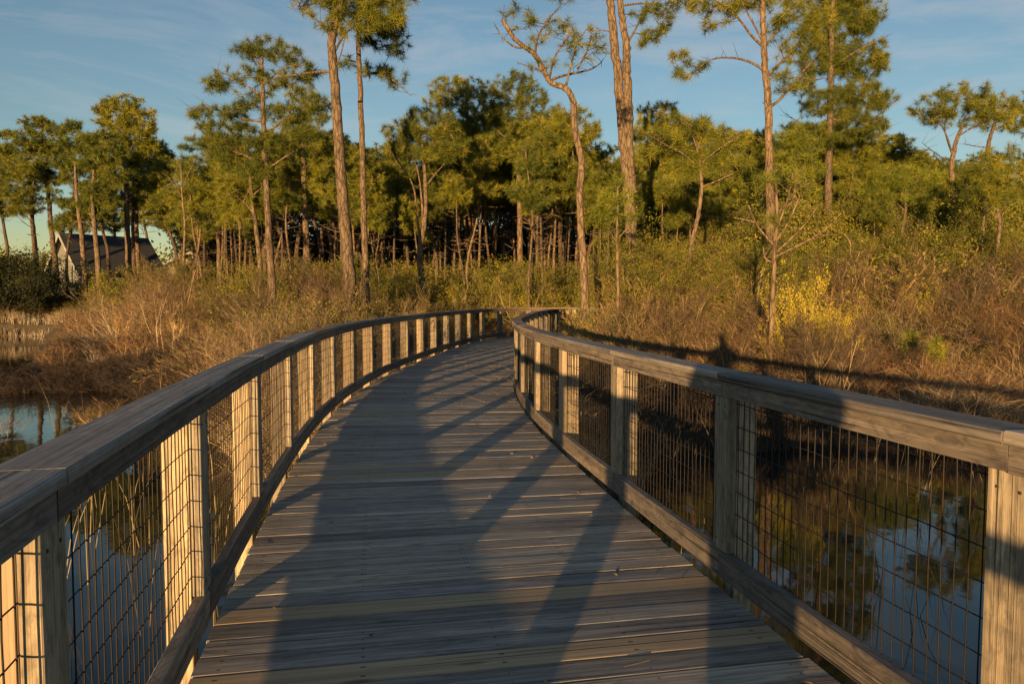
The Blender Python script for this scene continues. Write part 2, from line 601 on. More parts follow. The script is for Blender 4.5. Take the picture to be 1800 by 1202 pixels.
def build_railing(name, side, s_posts, label):
    """side -1: left railing (outside towards negative offset); +1: right railing"""
    rng = np.random.default_rng(11 + side)
    o_in = 0.0 if side < 0 else WIDTH
    out = -1 if side < 0 else 1                   # direction outwards

    def off(d):
        return o_in + out * d
    root = empty(name, (0, 0, 0))
    tag(root, label, 'railing', 'railings of the boardwalk')
    for n, s in enumerate(s_posts):
        s = s + rng.normal(0, 0.006)
        # inner post, between lower and upper rail
        p, t, nn = frame_at(s, off(0.021))
        mb = MB()
        t3, n3 = np.array((*t, 0)), np.array((*nn, 0))
        box(mb, (p[0], p[1], (Z_LOW1 + Z_UP0) / 2 + 0.001), (0, 0, 1), t3, n3, Z_UP0 - Z_LOW1 - 0.002, 0.138, 0.042, 0.003, u0=rng.uniform(0, 5))
        inner = mb.build('post', M_POST, root)
        # outer post, runs down into the water as a pile
        p, t, nn = frame_at(s, off(0.102))
        mb = MB()
        t3, n3 = np.array((*t, 0)), np.array((*nn, 0))
        box(mb, (p[0], p[1], (Z_CAP0 - 1.95) / 2), (0, 0, 1), t3, n3, Z_CAP0 + 1.95 - 0.004, 0.09, 0.104, 0.004, u0=rng.uniform(0, 5))
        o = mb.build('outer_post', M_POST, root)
        if not (0.5 < path(s, 0.0)[1] < 9): continue
        for zz in (Z_UP0 - 0.045, Z_LOW1 + 0.05):
            for dd in (-0.035, 0.035):
                q, t, nn = frame_at(s, off(-0.0005))
                tt = np.array((*t, 0)) * dd
                c = np.array((q[0], q[1], zz)) + tt
                n3 = np.array((*nn, 0)) * (1 if side < 0 else -1)
                mb = MB()
                tube(mb, [c - n3 * 0.001, c + n3 * 0.0025, c + n3 * 0.003], [0.0045, 0.0045, 0.0005], 8)
                mb.build('screw', M_SCREW, inner)
    ends = [s_posts[0] - BAY / 2] + list(s_posts) + [min(s_posts[-1] + BAY / 2, TOTAL)]
    ends[0] = max(ends[0], 0.0)
    for i in range(len(ends) - 1):
        a, b = ends[i] + 0.002, ends[i + 1] - 0.002
        if b - a < 0.2: continue
        mb = MB()
        sweep(mb, a, b, off(-0.010 + rng.normal(0, 0.0012)), off(0.038), Z_LOW0 + rng.normal(0, .002), Z_LOW1 + rng.normal(0, .0012), ch=0.004)
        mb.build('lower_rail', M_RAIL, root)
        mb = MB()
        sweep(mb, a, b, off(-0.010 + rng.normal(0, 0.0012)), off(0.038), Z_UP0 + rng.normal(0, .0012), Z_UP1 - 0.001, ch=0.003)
        mb.build('upper_rail', M_RAIL, root)
        mb = MB()
        zj = rng.normal(0, 0.0012)
        sweep(mb, a, b, off(-0.030 + rng.normal(0, 0.002)), off(0.122 + rng.normal(0, 0.002)), Z_CAP0 + 0.001 + abs(zj), Z_CAP1 + zj, ch=0.006)
        mb.build('cap_rail', M_CAP, root)
        # wire panel behind the rails
        mb = MB()
        so = off(0.0415)
        nv = int((b - a) / 0.0508)
        sv = a + 0.02 + np.arange(nv) * 0.0508
        bend = rng.normal(0, 0.0016, (nv, 5))
        bow = rng.normal(0, 0.0012, (nv, 5))
        zk = np.linspace(0.10, Z_UP0 + 0.03, 5)
        for k in range(nv):
            if rng.random() < 0.05:
                bend[k, rng.integers(1, 4)] += rng.normal(0, 0.009)
            q = path(sv[k] + bend[k], so)
            q = np.array([path(sv[k] + bend[k, m], so + bow[k, m]) for m in range(5)])
            P = np.column_stack([q, zk])
            tube(mb, P, 0.0024, 4)
        for z in np.arange(Z_LOW1 + 0.082, Z_UP0 + 0.02, 0.1016):
            ss = np.linspace(a, b, 14)
            wz = rng.normal(0, 0.0018, 14)
            q = path(ss, so + out * 0.003)
            P = np.column_stack([q, z + wz])
            tube(mb, P, 0.0024, 4)
        mb.build('wire_panel', M_WIRE, root, smooth=True)
    return root


build_railing('boardwalk_railing', -1, S_POSTS_LEFT, 'left hand grey timber railing of the boardwalk with sunlit posts and black wire mesh')
# the posts on the right stand roughly opposite
s_r = arc_of(path(arc_of((-1.30, 3.4)), 0.0))


def arc_right(px, py):
    s = np.linspace(0.5, TOTAL - 0.5, 4000)
    q = path(s, WIDTH)
    return float(s[int(np.argmin(np.hypot(q[:, 0] - px, q[:, 1] - py)))])


POSTS_R_XY = [(1.277, 1.94), (0.975, 3.475), (0.675, 5.05), (0.42, 6.64), (0.215, 7.96), (0.105, 9.5), (0.05, 11.03)]
sr = [arc_right(*q) for q in POSTS_R_XY]
fwd = [sr[-1] + BAY * i for i in range(1, 40) if sr[-1] + BAY * i < TOTAL - 0.05]
bwd = [sr[0] - BAY * i for i in range(1, 40) if sr[0] - BAY * i > 0.05][::-1]
build_railing('boardwalk_railing', +1, bwd + sr + fwd, 'right hand grey timber railing of the boardwalk curving away with black wire mesh')

# deck
rng = np.random.default_rng(5)
boardwalk = empty('boardwalk', (0, 0, 0))
tag(boardwalk, 'weathered grey plank deck of the curving boardwalk over the pond', 'boardwalk')
mb = MB()
s = 0.0
bidx = 0
warm_arcs = [arc_of((-1.29, 3.13)), arc_of((-1.12, 2.45)), arc_of((-1.72, 5.9)), arc_of((-2.1, 8.7)), arc_of((-2.2, 10.9)), arc_of((-1.6, 5.6)), arc_of((-2.1, 15.2))]
warm_s = set()
while s < TOTAL - 0.16:
    w = 0.139 + rng.normal(0, 0.0012)
    gap = 0.0055 + abs(rng.normal(0, 0.003))
    tint = rng.uniform(0, 0.93)
    for k_, wa in enumerate(warm_arcs):
        if s <= wa < s + w + gap: tint = 0.97 + 0.004 * k_
    o0 = 0.006 + abs(rng.normal(0, 0.006))
    o1 = WIDTH - 0.006 - abs(rng.normal(0, 0.006))
    k = 15
    oo = np.linspace(o0, o1, k)
    ch = 0.004
    zt = rng.normal(0, 0.0005) + np.cumsum(rng.normal(0, 0.0003, k))
    cup = rng.normal(0, 0.00035)
    # profile across the board (arc, z)
    prof = [(s, -0.037), (s, -ch), (s + ch, 0), (s + w * 0.5, cup), (s + w - ch, 0), (s + w, -ch), (s + w, -0.037)]
    edge = np.cumsum(rng.normal(0, 0.00035, k))
    V = np.zeros((k, 7, 3))
    for j, (ss, z) in enumerate(prof):
        V[:, j, :2] = np.array([path(ss + (edge[i] if j < 3 else 0.0), oo[i]) for i in range(k)])
        V[:, j, 2] = z + zt
    i_, j_ = np.meshgrid(np.arange(k - 1), np.arange(6), indexing='ij')
    i_, j_ = i_.ravel(), j_.ravel()
    F = np.stack([i_ * 7 + j_, (i_ + 1) * 7 + j_, (i_ + 1) * 7 + j_ + 1, i_ * 7 + j_ + 1], 1)
    pv = np.array([0, 0.037, 0.042, 0.042 + w / 2, 0.042 + w, 0.047 + w, 0.084 + w])
    U = np.stack([np.stack([oo[i_], pv[j_]], 1), np.stack([oo[i_ + 1], pv[j_]], 1), np.stack([oo[i_ + 1], pv[j_ + 1]], 1), np.stack([oo[i_], pv[j_ + 1]], 1)], 1)
    F = F[:, ::-1]
    U = U[:, ::-1]
    mb.add(V.reshape(-1, 3), F, U.reshape(-1, 2), tint)
    E = []
    EU = []
    for off_, fl in ((0, False), ((k - 1) * 7, True)):
        for q in ((0, 1, 5, 6), (1, 2, 4, 5)):
            qq = q[::-1] if fl else q
            E.append([off_ + t_ for t_ in qq])
            EU += [(0.01 * prof[t_][1], prof[t_][0]) for t_ in qq]
    mb.F4.append(np.array(E) + mb.n - k * 7)
    mb.U4.append(np.array(EU))
    s += w + gap
    bidx += 1
mb.build('deck', M_DECK, boardwalk)
for oo in (0.08, 0.72, 1.40, 2.10):
    mb = MB()
    sweep(mb, 0.0, TOTAL - 0.1, oo, oo + 0.045, -0.24, -0.045, step=0.3)
    mb.build('stringer', M_BEAM, boardwalk)
for s_i in S_POSTS_LEFT[::2]:
    p, t, nn = frame_at(s_i, WIDTH / 2)
    mb = MB()
    box(mb, (p[0], p[1], -0.335), (*nn, 0), (*t, 0), (0, 0, 1), WIDTH + 0.02, 0.07, 0.18, 0.004)
    mb.build('cross_beam', M_BEAM, boardwalk)

# ------------------------------------------------------------------ ground and water
Z_WATER = -0.75
# water areas in plan
W_RIGHT = np.array([(-1.6, 7.2), (0.9, 7.4), (1.5, 9.2), (2.2, 11.0), (3.6, 11.0), (6.0, 10.6), (9.0, 10.5), (13.0, 11.2), (20, 13), (40, 16),
                    (60, -40), (-60, -40), (-60, 24), (-30, 23.5), (-20, 22.8), (-12.5, 21.5), (-7.0, 16.6), (-5.2, 13.2), (-3.6, 10.2), (-2.6, 8.0)])
W_FAR = np.array([(-70, 20), (-14, 20.0), (-14.5, 25), (-17.5, 30), (-21.0, 36), (-26, 42), (-30, 43), (-45, 45), (-70, 46)])


def in_poly(P, poly):
    x, y = P[:, 0], P[:, 1]
    ins = np.zeros(len(P), bool)
    n = len(poly)
    for i in range(n):
        x1, y1 = poly[i]
        x2, y2 = poly[(i + 1) % n]
        c = ((y1 > y) != (y2 > y)) & (x < (x2 - x1) * (y - y1) / (y2 - y1 + 1e-12) + x1)
        ins ^= c
    return ins


def poly_dist(P, poly):
    d = np.full(len(P), 1e9)
    n = len(poly)
    for i in range(n):
        a, b = poly[i], poly[(i + 1) % n]
        ab = b - a
        t = np.clip(((P - a) @ ab) / (ab @ ab), 0, 1)
        d = np.minimum(d, np.linalg.norm(P - a - t[:, None] * ab, axis=1))
    return np.where(in_poly(P, poly), -d, d)


def water_sd(P):
    P = np.asarray(P, float).reshape(-1, 2)
    return np.minimum(poly_dist(P, W_RIGHT), poly_dist(P, W_FAR))


def ground_z(P):
    P = np.asarray(P, float).reshape(-1, 2)
    sd = water_sd(P)
    wob = 0.5 * np.sin(P[:, 0] * 1.3 + 1.7 * np.sin(P[:, 1] * 0.9)) + 0.35 * np.sin(P[:, 1] * 2.1 + P[:, 0] * 0.7)
    sd = sd + wob * 0.45
    z = Z_WATER + np.clip(sd * 0.22, -0.7, 0.22) + np.clip((P[:, 1] - 14) * 0.022, 0, 0.9) * (sd > 0)
    z = z + 0.03 * np.sin(P[:, 0] * 3.1) * np.cos(P[:, 1] * 2.7)
    return z


gx = np.concatenate([-np.geomspace(1500, 42, 14), np.linspace(-40, 40, 201), np.geomspace(42, 1500, 14)])
gy = np.concatenate([-np.geomspace(1500, 32, 12), np.linspace(-30, 60, 226), np.geomspace(62, 2500, 16)])
GX, GY = np.meshgrid(gx, gy, indexing='ij')
G = np.stack([GX.ravel(), GY.ravel()], 1)
GZ = ground_z(G)
nxg, nyg = len(gx), len(gy)
ii, jj = np.meshgrid(np.arange(nxg - 1), np.arange(nyg - 1), indexing='ij')
ii, jj = ii.ravel(), jj.ravel()
F = np.stack([ii * nyg + jj, (ii + 1) * nyg + jj, (ii + 1) * nyg + jj + 1, ii * nyg + jj + 1], 1)
m_ground, nt, b, out = new_mat('marsh_soil')
n1 = nd(nt, "ShaderNodeTexNoise", Scale=0.6, Detail=8, Roughness=0.6)
n2 = nd(nt, "ShaderNodeTexNoise", Scale=14.0, Detail=8, Roughness=0.7)
tcg = nd(nt, "ShaderNodeTexCoord")
nt.links.new(tcg.outputs['Object'], n1.inputs['Vector'])
nt.links.new(tcg.outputs['Object'], n2.inputs['Vector'])
c1 = ramp(nt, n1.outputs[0], [(0.35, (0.055, 0.042, 0.026)), (0.65, (0.11, 0.082, 0.045))]).outputs[0]
c1 = mix_c(nt, 'MULTIPLY', 1.0, c1, ramp(nt, n2.outputs[0], [(0.3, (0.45,) * 3), (0.7, (1.3,) * 3)]).outputs[0])
nt.links.new(c1, b.inputs['Base Color'])
b.inputs['Roughness'].default_value = 0.95
bp = nd(nt, "ShaderNodeBump", Strength=1.0, Distance=0.05)
nt.links.new(n2.outputs[0], bp.inputs['Height'])
nt.links.new(bp.outputs[0], b.inputs['Normal'])
mb = MB()
mb.add(np.column_stack([G, GZ]), F)
tag(mb.build('ground', m_ground, smooth=True), kind='structure')

m_water, nt, b, out = new_mat('pond_water')
b.inputs['Base Color'].default_value = (0.006, 0.010, 0.011, 1)
b.inputs['Roughness'].default_value = 0.035
b.inputs['IOR'].default_value = 1.33
b.inputs['Specular IOR Level'].default_value = 0.5
tcw = nd(nt, "ShaderNodeTexCoord")
wv = nd(nt, "ShaderNodeTexNoise", Scale=2.2, Detail=3, Roughness=0.5)
mpw = nd(nt, "ShaderNodeMapping")
mpw.inputs['Scale'].default_value = (1.0, 0.6, 1)
nt.links.new(tcw.outputs['Object'], mpw.inputs[0])
nt.links.new(mpw.outputs[0], wv.inputs['Vector'])
bp = nd(nt, "ShaderNodeBump", Strength=0.10, Distance=0.03)
nt.links.new(wv.outputs[0], bp.inputs['Height'])
nt.links.new(bp.outputs[0], b.inputs['Normal'])
mb = MB()
mb.add([(-1500, -1500, Z_WATER), (1500, -1500, Z_WATER), (1500, 2500, Z_WATER), (-1500, 2500, Z_WATER)], [(0, 1, 2, 3)])
tag(mb.build('pond_water', m_water), kind='structure')


# ------------------------------------------------------------------ vegetation materials
PINE_STOPS = [(0.0, (0.050, 0.070, 0.012)), (0.35, (0.125, 0.145, 0.018)), (0.7, (0.23, 0.222, 0.026)), (1.0, (0.33, 0.275, 0.05))]
M_NEEDLE = foliage_mat('pine_needles', PINE_STOPS, 0.5, 0.25, 0.34)
M_NEEDLE_Y = foliage_mat('young_pine_needles', [(0.0, (0.06, 0.085, 0.012)), (0.5, (0.20, 0.23, 0.022)), (1.0, (0.33, 0.30, 0.04))], 0.5, 0.3, 0.15)
M_LEAF = foliage_mat('shrub_leaves', [(0.0, (0.050, 0.062, 0.012)), (0.4, (0.15, 0.155, 0.022)), (0.75, (0.22, 0.205, 0.030)), (0.96, (0.28, 0.225, 0.035)), (1.0, (0.30, 0.14, 0.04))], 0.5, 0.3, 0.25)
M_LEAF_Y = foliage_mat('yellow_leaves', [(0.0, (0.20, 0.19, 0.02)), (0.5, (0.45, 0.38, 0.03)), (1.0, (0.62, 0.48, 0.05))], 0.5, 0.35, 0.12)
M_LEAF_R = foliage_mat('rusty_leaves', [(0.0, (0.09, 0.050, 0.024)), (0.5, (0.20, 0.095, 0.040)), (1.0, (0.34, 0.12, 0.05))], 0.7, 0.25, 0.2)
M_TWIG = foliage_mat('bare_twigs', [(0.0, (0.055, 0.036, 0.025)), (0.3, (0.20, 0.132, 0.080)), (0.6, (0.36, 0.26, 0.165)), (1.0, (0.46, 0.37, 0.27))], 0.85, 0.0, 0.3)
M_LEAF_SHADE = foliage_mat('shade_dark_leaves', [(0.0, (0.012, 0.018, 0.008)), (0.5, (0.030, 0.038, 0.012)), (1.0, (0.07, 0.065, 0.018))], 0.6, 0.2, 0.2)  # leaf colour darkened to hold the shade of far woods and left-hand shrubs
M_TWIG_D = foliage_mat('heath_twigs', [(0.0, (0.026, 0.019, 0.016)), (0.5, (0.058, 0.041, 0.034)), (1.0, (0.11, 0.078, 0.06))], 0.85, 0.0, 0.2)  # brown heath twigs, with the left bank's shade put into the colour
M_GRASS = foliage_mat('dry_grass', [(0.0, (0.12, 0.10, 0.055)), (0.5, (0.26, 0.205, 0.11)), (1.0, (0.40, 0.32, 0.18))], 0.8, 0.2, 0.1)
M_BARK = bark_mat('pine_bark', (0.080, 0.058, 0.041), (0.25, 0.188, 0.125), 1.0)
M_BARK_D = bark_mat('far_pine_bark', (0.06, 0.043, 0.032), (0.17, 0.125, 0.09), 1.0)


def spline(P, k=6):
    P = np.asarray(P, float)
    if len(P) == 2:
        return P[0] + (P[1] - P[0]) * np.linspace(0, 1, k + 1)[:, None]
    return catmull(P, k)


def grow(rng, nodes, targets, seg_out, wig=0.12, r_tip=0.009, rise=0.25):
    """join every target to the nearest node of the tree; returns each target's outward direction"""
    N = [np.asarray(n, float) for n in nodes]
    cap = len(N) + len(targets) * 3
    A = np.zeros((cap, 3))
    A[:len(N)] = N
    cnt = len(N)
    base_n = cnt
    d0 = np.array([np.min(np.linalg.norm(A[:cnt] - t, axis=1)) for t in targets])
    dirs = np.zeros((len(targets), 3))
    for ti in np.argsort(d0):
        t = targets[ti]
        q = A[:cnt]
        d = np.linalg.norm(q - t, axis=1)
        # prefer nodes lying lower than the target, so that branches rise outwards
        pen = np.maximum(0, q[:, 2] - t[2] + 0.0) * 0.9
        i = int(np.argmin(d + pen))
        a = A[i]
        L = np.linalg.norm(t - a)
        m1 = a + (t - a) * 0.36 + rng.normal(0, wig * L * 0.5, 3) - np.array((0, 0, 0.08 * L))
        m2 = a + (t - a) * 0.70 + rng.normal(0, wig * L * 0.5, 3) - np.array((0, 0, 0.06 * L))
        r0 = r_tip + 0.010 * L
        if i < base_n: r0 *= 1.35
        seg_out.append((a, m1, r0, r0 * 0.8))
        seg_out.append((m1, m2, r0 * 0.8, r0 * 0.62))
        seg_out.append((m2, t, r0 * 0.62, r_tip * 0.7))
        A[cnt:cnt + 3] = (m1, m2, t)
        cnt += 3
        dirs[ti] = unit((t - m1)) + np.array((0, 0, rise))
    return dirs


def ell_targets(rng, clumps, dens, shell=0.45):
    dens = dens * 1.4
    """points through flattened ellipsoids; clumps are (centre, (rx, ry, rz)); dens points per square metre of outline"""
    P = []
    for c, r in clumps:
        n = max(6, int(dens * math.pi * r[0] * r[2]))
        d = unit(rng.normal(size=(n, 3)))
        rad = rng.uniform(shell, 1.0, (n, 1)) ** 0.8
        lump = 1 + 0.22 * np.sin(d[:, :1] * 5 + c[0]) * np.cos(d[:, 2:3] * 4 + c[2])
        q = d * rad * np.array(r) * lump
        q[:, 2] = np.where(q[:, 2] < 0, q[:, 2] * 0.75, q[:, 2])
        P.append(np.asarray(c) + q)
    return np.vstack(P)


def make_tree(name, base, trunks, limbs, clumps, label, rng, r_base, r_top, dens=13, m=54, nl=0.30, nw=0.0135, mat=None, bark=None,
              group=None, bare=0.0, cat='pine tree', wig=0.12, limb_r=0.38):
    """trunks, limbs: world polylines; clumps: world ellipsoids"""
    base = np.array(base, float)
    root = empty(name, base)
    tag(root, label, cat, group)
    tb = MB()
    nodes = []
    for k, tr in enumerate(trunks):
        P = spline(tr, 8) - base
        P[1:-1] += rng.normal(0, r_base * 0.07, (len(P) - 2, 3)) * np.array((1, 1, 0))
        f = np.linspace(0, 1, len(P))
        rad = r_base * (1 - f) ** 0.9 * (1 - r_top / r_base) + r_top
        rad = rad * (1 + 0.35 * np.exp(-f * 22))
        if k > 0: rad = rad * 0.8
        tube(tb, P, rad, 12)
        nodes += list(P[len(P) // 2:])
    tb.build('trunk', bark or M_BARK, root, smooth=True)
    lb = MB()
    so = []
    for li in limbs:
        P = spline(li, 6) - base
        L = np.linalg.norm(P[-1] - P[0])
        ra = min(r_base * limb_r, 0.020 + 0.011 * L)
        tube(lb, P, np.linspace(ra, 0.010, len(P)), 7)
        nodes += list(P)
        # bare side twigs
        nt_ = int(L * 4)
        for _ in range(nt_):
            i = rng.integers(len(P) // 3, len(P))
            d = unit(rng.normal(size=3)) * np.array((1, 1, 0.6)) + np.array((0, 0, 0.35))
            e = P[i] + d * rng.uniform(0.25, 0.8)
            so.append((P[i], e, 0.009, 0.003))
    if clumps:
        cl = [(np.asarray(c) - base, r) for c, r in clumps]
        T = ell_targets(rng, cl, dens)
        dirs = grow(rng, nodes, T, so, wig)
        keep = rng.random(len(T)) >= bare
        Tk, Dk = T[keep], dirs[keep]
    if so:
        q = np.array([(*a, *b_) for a, b_, _, _ in so])
        rr = np.array([(a, b_) for _, _, a, b_ in so])
        segs(lb, q[:, :3], q[:, 3:], rr[:, 0], rr[:, 1], sides=4)
    if lb.n:
        lb.build('branches', bark or M_BARK, root, smooth=True)
    if clumps:
        nb = MB()
        zmin, zmax = T[:, 2].min(), T[:, 2].max()
        tn = np.clip(rng.normal(0.45, 0.2, len(Tk)) , 0, 1)
        needles(nb, rng, Tk, Dk, m, nl, nw, 0.95, tn)
        # second tuft just behind each tip fills the shoot
        back_ = Tk - unit(Dk) * nl * 0.7 + rng.normal(0, nl * 0.25, Tk.shape)
        needles(nb, rng, back_, Dk, m * 2 // 3, nl, nw, 0.95, np.clip(tn - 0.08, 0, 1))
        nb.build('crown', mat or M_NEEDLE, root)
    return root


def gz(x, y):
    return float(ground_z([(x, y)])[0])


def pxtree(label, D, trunks, limbs, clumps, rb, seed, **kw):
    """hero tree measured off the photograph: every polyline in photo pixels at distance D (an optional third value shifts the distance)"""
    rng = np.random.default_rng(seed)

    def w(q):
        return at(q[0], q[1], D + (q[2] if len(q) > 2 else 0.0))
    tr = []
    for k, t in enumerate(trunks):
        P = [w(q) for q in t]
        if k == 0:
            P[0][2] = gz(P[0][0], P[0][1]) - 0.1
        tr.append(P)
    lm = []
    for li in limbs:
        P = [w(q) for q in li]
        n = len(P)
        dy = rng.normal(0, 0.10) * np.linalg.norm(P[-1] - P[0]) * 3.0
        for i in range(n):
            P[i][1] += dy * (i / (n - 1)) ** 1.3
        lm.append(P)
    cl = []
    for c in clumps:
        cx, cy, rx, ry = c[:4]
        dy = c[4] if len(c) > 4 else rng.normal(0, 0.35) * rx * D / F_PX
        p = at(cx, cy, D + dy)
        k = D / F_PX
        cl.append((p, (rx * k * 1.12, max(0.75 * rx * k, 0.5), ry * k * 1.12)))
    return make_tree('pine_tree', tr[0][0], tr, lm, cl, label, rng, rb, kw.pop('rt', rb * 0.35), **kw)


# ------------------------------------------------------------------ the pines nearest to the boardwalk
pxtree('tall stout pine left of the boardwalk, its long bare limb reaching left under the top', 24,
       [[(618, 575), (613, 480), (605, 380), (598, 290), (592, 200), (587, 130), (583, 80), (590, 40), (602, -10), (606, -60)]],
       [[(587, 128), (560, 126), (520, 130), (485, 134), (455, 144)], [(583, 78), (572, 50), (548, 27), (520, 5), (500, -20)],
        [(586, 95), (605, 60), (632, 32), (662, -8)], [(589, 120), (602, 95), (612, 70)]],
       [(575, 18, 40, 22), (620, 0, 60, 30), (545, -25, 45, 22), (600, -50, 100, 35), (675, 25, 35, 28), (640, 40, 30, 18), (585, 45, 22, 20), (690, -20, 40, 25)],
       0.20, 1, dens=16, rt=0.09)
pxtree('slim straight pine just right of the tall stout pine, one drooping branch', 27,
       [[(647, 570), (643, 470), (639, 360), (637, 260), (633, 160), (630, 75), (634, 20), (640, -30)]],
       [[(637, 135), (660, 128), (685, 138), (705, 152), (722, 168)], [(631, 75), (655, 60), (690, 50)], [(636, 112), (612, 108), (590, 118)], [(632, 60), (612, 45), (600, 30)]],
       [(668, 68, 45, 20), (695, 45, 28, 30), (655, 25, 42, 26), (690, 130, 30, 16), (655, 118, 22, 12), (608, 112, 16, 10), (665, -15, 50, 28), (705, 85, 18, 14)],
       0.125, 2, dens=15, rt=0.06)
pxtree('slender crooked pine right of the boardwalk bend, bending left into a one-sided crown', 20,
       [[(1031, 590), (1027, 500), (1023, 425), (1019, 350), (1022, 282), (1013, 243), (1009, 210), (1007, 178), (994, 156), (969, 146), (956, 125), (940, 97), (924, 84), (902, 66), (884, 36)]],
       [[(966, 142), (990, 131), (1015, 122), (1040, 112), (1058, 98), (1068, 84)], [(940, 97), (945, 70), (965, 45), (985, 30)], [(994, 155), (1000, 130), (1010, 90), (1022, 60)],
        [(924, 84), (905, 84), (885, 70), (868, 45)], [(956, 125), (930, 118), (908, 112)], [(1015, 122), (1030, 95), (1040, 65)], [(965, 140), (975, 105), (1000, 75)]],
       [(925, 45, 26, 14), (950, 28, 32, 14), (985, 45, 34, 16), (1022, 62, 30, 18), (1050, 72, 20, 14), (960, 62, 26, 12), (893, 14, 18, 10), (1002, 82, 26, 12), (1045, 95, 18, 10), (955, 112, 30, 12)],
       0.102, 3, dens=14, rt=0.05, m=44, nl=0.26, nw=0.0105, bare=0.3, wig=0.2)
pxtree('big double-trunked pine in the upper middle, two trunks rising close together', 26,
       [[(1114, 590), (1110, 420), (1104, 330), (1098, 270), (1092, 200), (1085, 120), (1076, 40), (1070, -30)],
        [(1108, 340), (1106, 260), (1104, 180), (1101, 110), (1101, 78), (1094, 40), (1090, -20)]],
       [[(1102, 78), (1118, 50), (1132, 18), (1138, -20)], [(1083, 62), (1065, 55), (1048, 56)], [(1085, 95), (1068, 92), (1055, 88)], [(1095, 10), (1130, 5), (1165, 8), (1185, 20)],
        [(1132, 18), (1155, 30), (1170, 45)]],
       [(1165, 15, 32, 16), (1150, 55, 26, 14), (1172, 42, 20, 12), (1125, 25, 16, 14), (1205, 0, 26, 12), (1110, -50, 90, 35), (1060, -25, 45, 20), (1140, 75, 14, 8), (985, -18, 45, 14)],
       0.215, 4, dens=13, rt=0.12)
pxtree('tall forked pine right of centre with a long bare limb reaching left against the sky', 25,
       [[(1356, 590), (1354, 420), (1353, 330), (1351, 250), (1351, 190), (1346, 130), (1343, 84), (1341, 30), (1338, -40)]],
       [[(1345, 125), (1320, 112), (1290, 106), (1258, 108), (1235, 118), (1210, 140)], [(1343, 84), (1318, 66), (1290, 40), (1255, 22), (1222, 12)], [(1344, 80), (1325, 45), (1305, 10), (1300, -20)],
        [(1350, 132), (1375, 108), (1405, 75), (1425, 40), (1435, 5)], [(1351, 190), (1375, 172), (1405, 135), (1440, 100), (1470, 65)], [(1353, 190), (1340, 180)], [(1343, 84), (1362, 60), (1385, 25), (1400, -10)],
        [(1235, 118), (1215, 118), (1190, 105)], [(1405, 135), (1430, 140), (1455, 135)]],
       [(1202, 130, 20, 13), (1222, 112, 18, 10), (1240, 14, 34, 12), (1275, 12, 34, 14), (1310, 0, 40, 16), (1350, -5, 40, 18), (1390, 22, 32, 22), (1412, 60, 26, 18), (1385, 80, 22, 16), (1375, 128, 16, 12), (1250, 46, 22, 9),
        (1440, 30, 32, 26), (1365, 45, 20, 12), (1390, 150, 20, 10), (1330, -50, 100, 30), (1195, 95, 12, 8)],
       0.152, 5, dens=15, rt=0.08)
pxtree('broad dense dark green pine behind the forked pine, the tallest full crown', 33,
       [[(1455, 575), (1456, 430), (1457, 300), (1459, 180), (1462, 60), (1465, -30)]],
       [[(1458, 180), (1500, 165), (1535, 175)], [(1458, 240), (1420, 215), (1395, 190)], [(1460, 120), (1500, 95), (1530, 85)], [(1458, 210), (1500, 215), (1560, 225)]],
       [(1470, -20, 75, 45), (1485, 40, 66, 42), (1500, 105, 62, 38), (1440, 105, 52, 36), (1510, 165, 50, 24), (1455, 180, 48, 28), (1515, 35, 26, 20), (1545, 105, 18, 12), (1420, 240, 45, 28), (1500, 220, 55, 26), (1555, 178, 22, 16), (1410, 150, 22, 14)],
       0.20, 6, dens=26, m=46, nw=0.0145)
pxtree('half bare young pine with spreading leafless branches and tufts only at its tip', 14,
       [[(1353, 620), (1358, 530), (1362, 440), (1366, 380), (1364, 335), (1362, 310)]],
       [[(1362, 452), (1390, 438), (1425, 420), (1455, 400), (1478, 375)], [(1364, 435), (1335, 400), (1318, 360)], [(1364, 425), (1385, 390), (1402, 350), (1412, 318)], [(1365, 405), (1378, 360), (1384, 318)],
        [(1360, 462), (1345, 455), (1340, 435)], [(1365, 400), (1350, 360), (1338, 322)], [(1363, 445), (1410, 400), (1440, 360)], [(1365, 415), (1330, 390), (1300, 380)], [(1364, 380), (1395, 340), (1425, 320)]],
       [(1362, 298, 12, 8), (1384, 302, 14, 8), (1413, 306, 13, 8), (1335, 312, 12, 7), (1398, 322, 14, 7), (1352, 318, 9, 6), (1425, 330, 9, 6), (1350, 385, 8, 6)],
       0.05, 7, dens=26, m=26, nl=0.20, nw=0.007, mat=M_NEEDLE_Y, rt=0.02)
pxtree('slender wavy pine with a wide flat crown, left of the half bare young pine', 22,
       [[(1211, 600), (1210, 500), (1214, 440), (1227, 380), (1233, 330), (1230, 290), (1226, 250)]],
       [[(1231, 300), (1200, 275), (1165, 262), (1140, 255)], [(1230, 290), (1260, 265), (1300, 240)], [(1232, 330), (1262, 318), (1290, 305)], [(1215, 440), (1240, 430)], [(1229, 275), (1215, 245), (1205, 225)]],
       [(1205, 215, 38, 18), (1160, 238, 32, 16), (1245, 228, 36, 20), (1285, 250, 36, 20), (1180, 262, 34, 14), (1235, 262, 46, 18), (1300, 285, 26, 16), (1265, 292, 34, 16), (1140, 262, 18, 10), (1200, 292, 24, 10)],
       0.085, 8, dens=17)
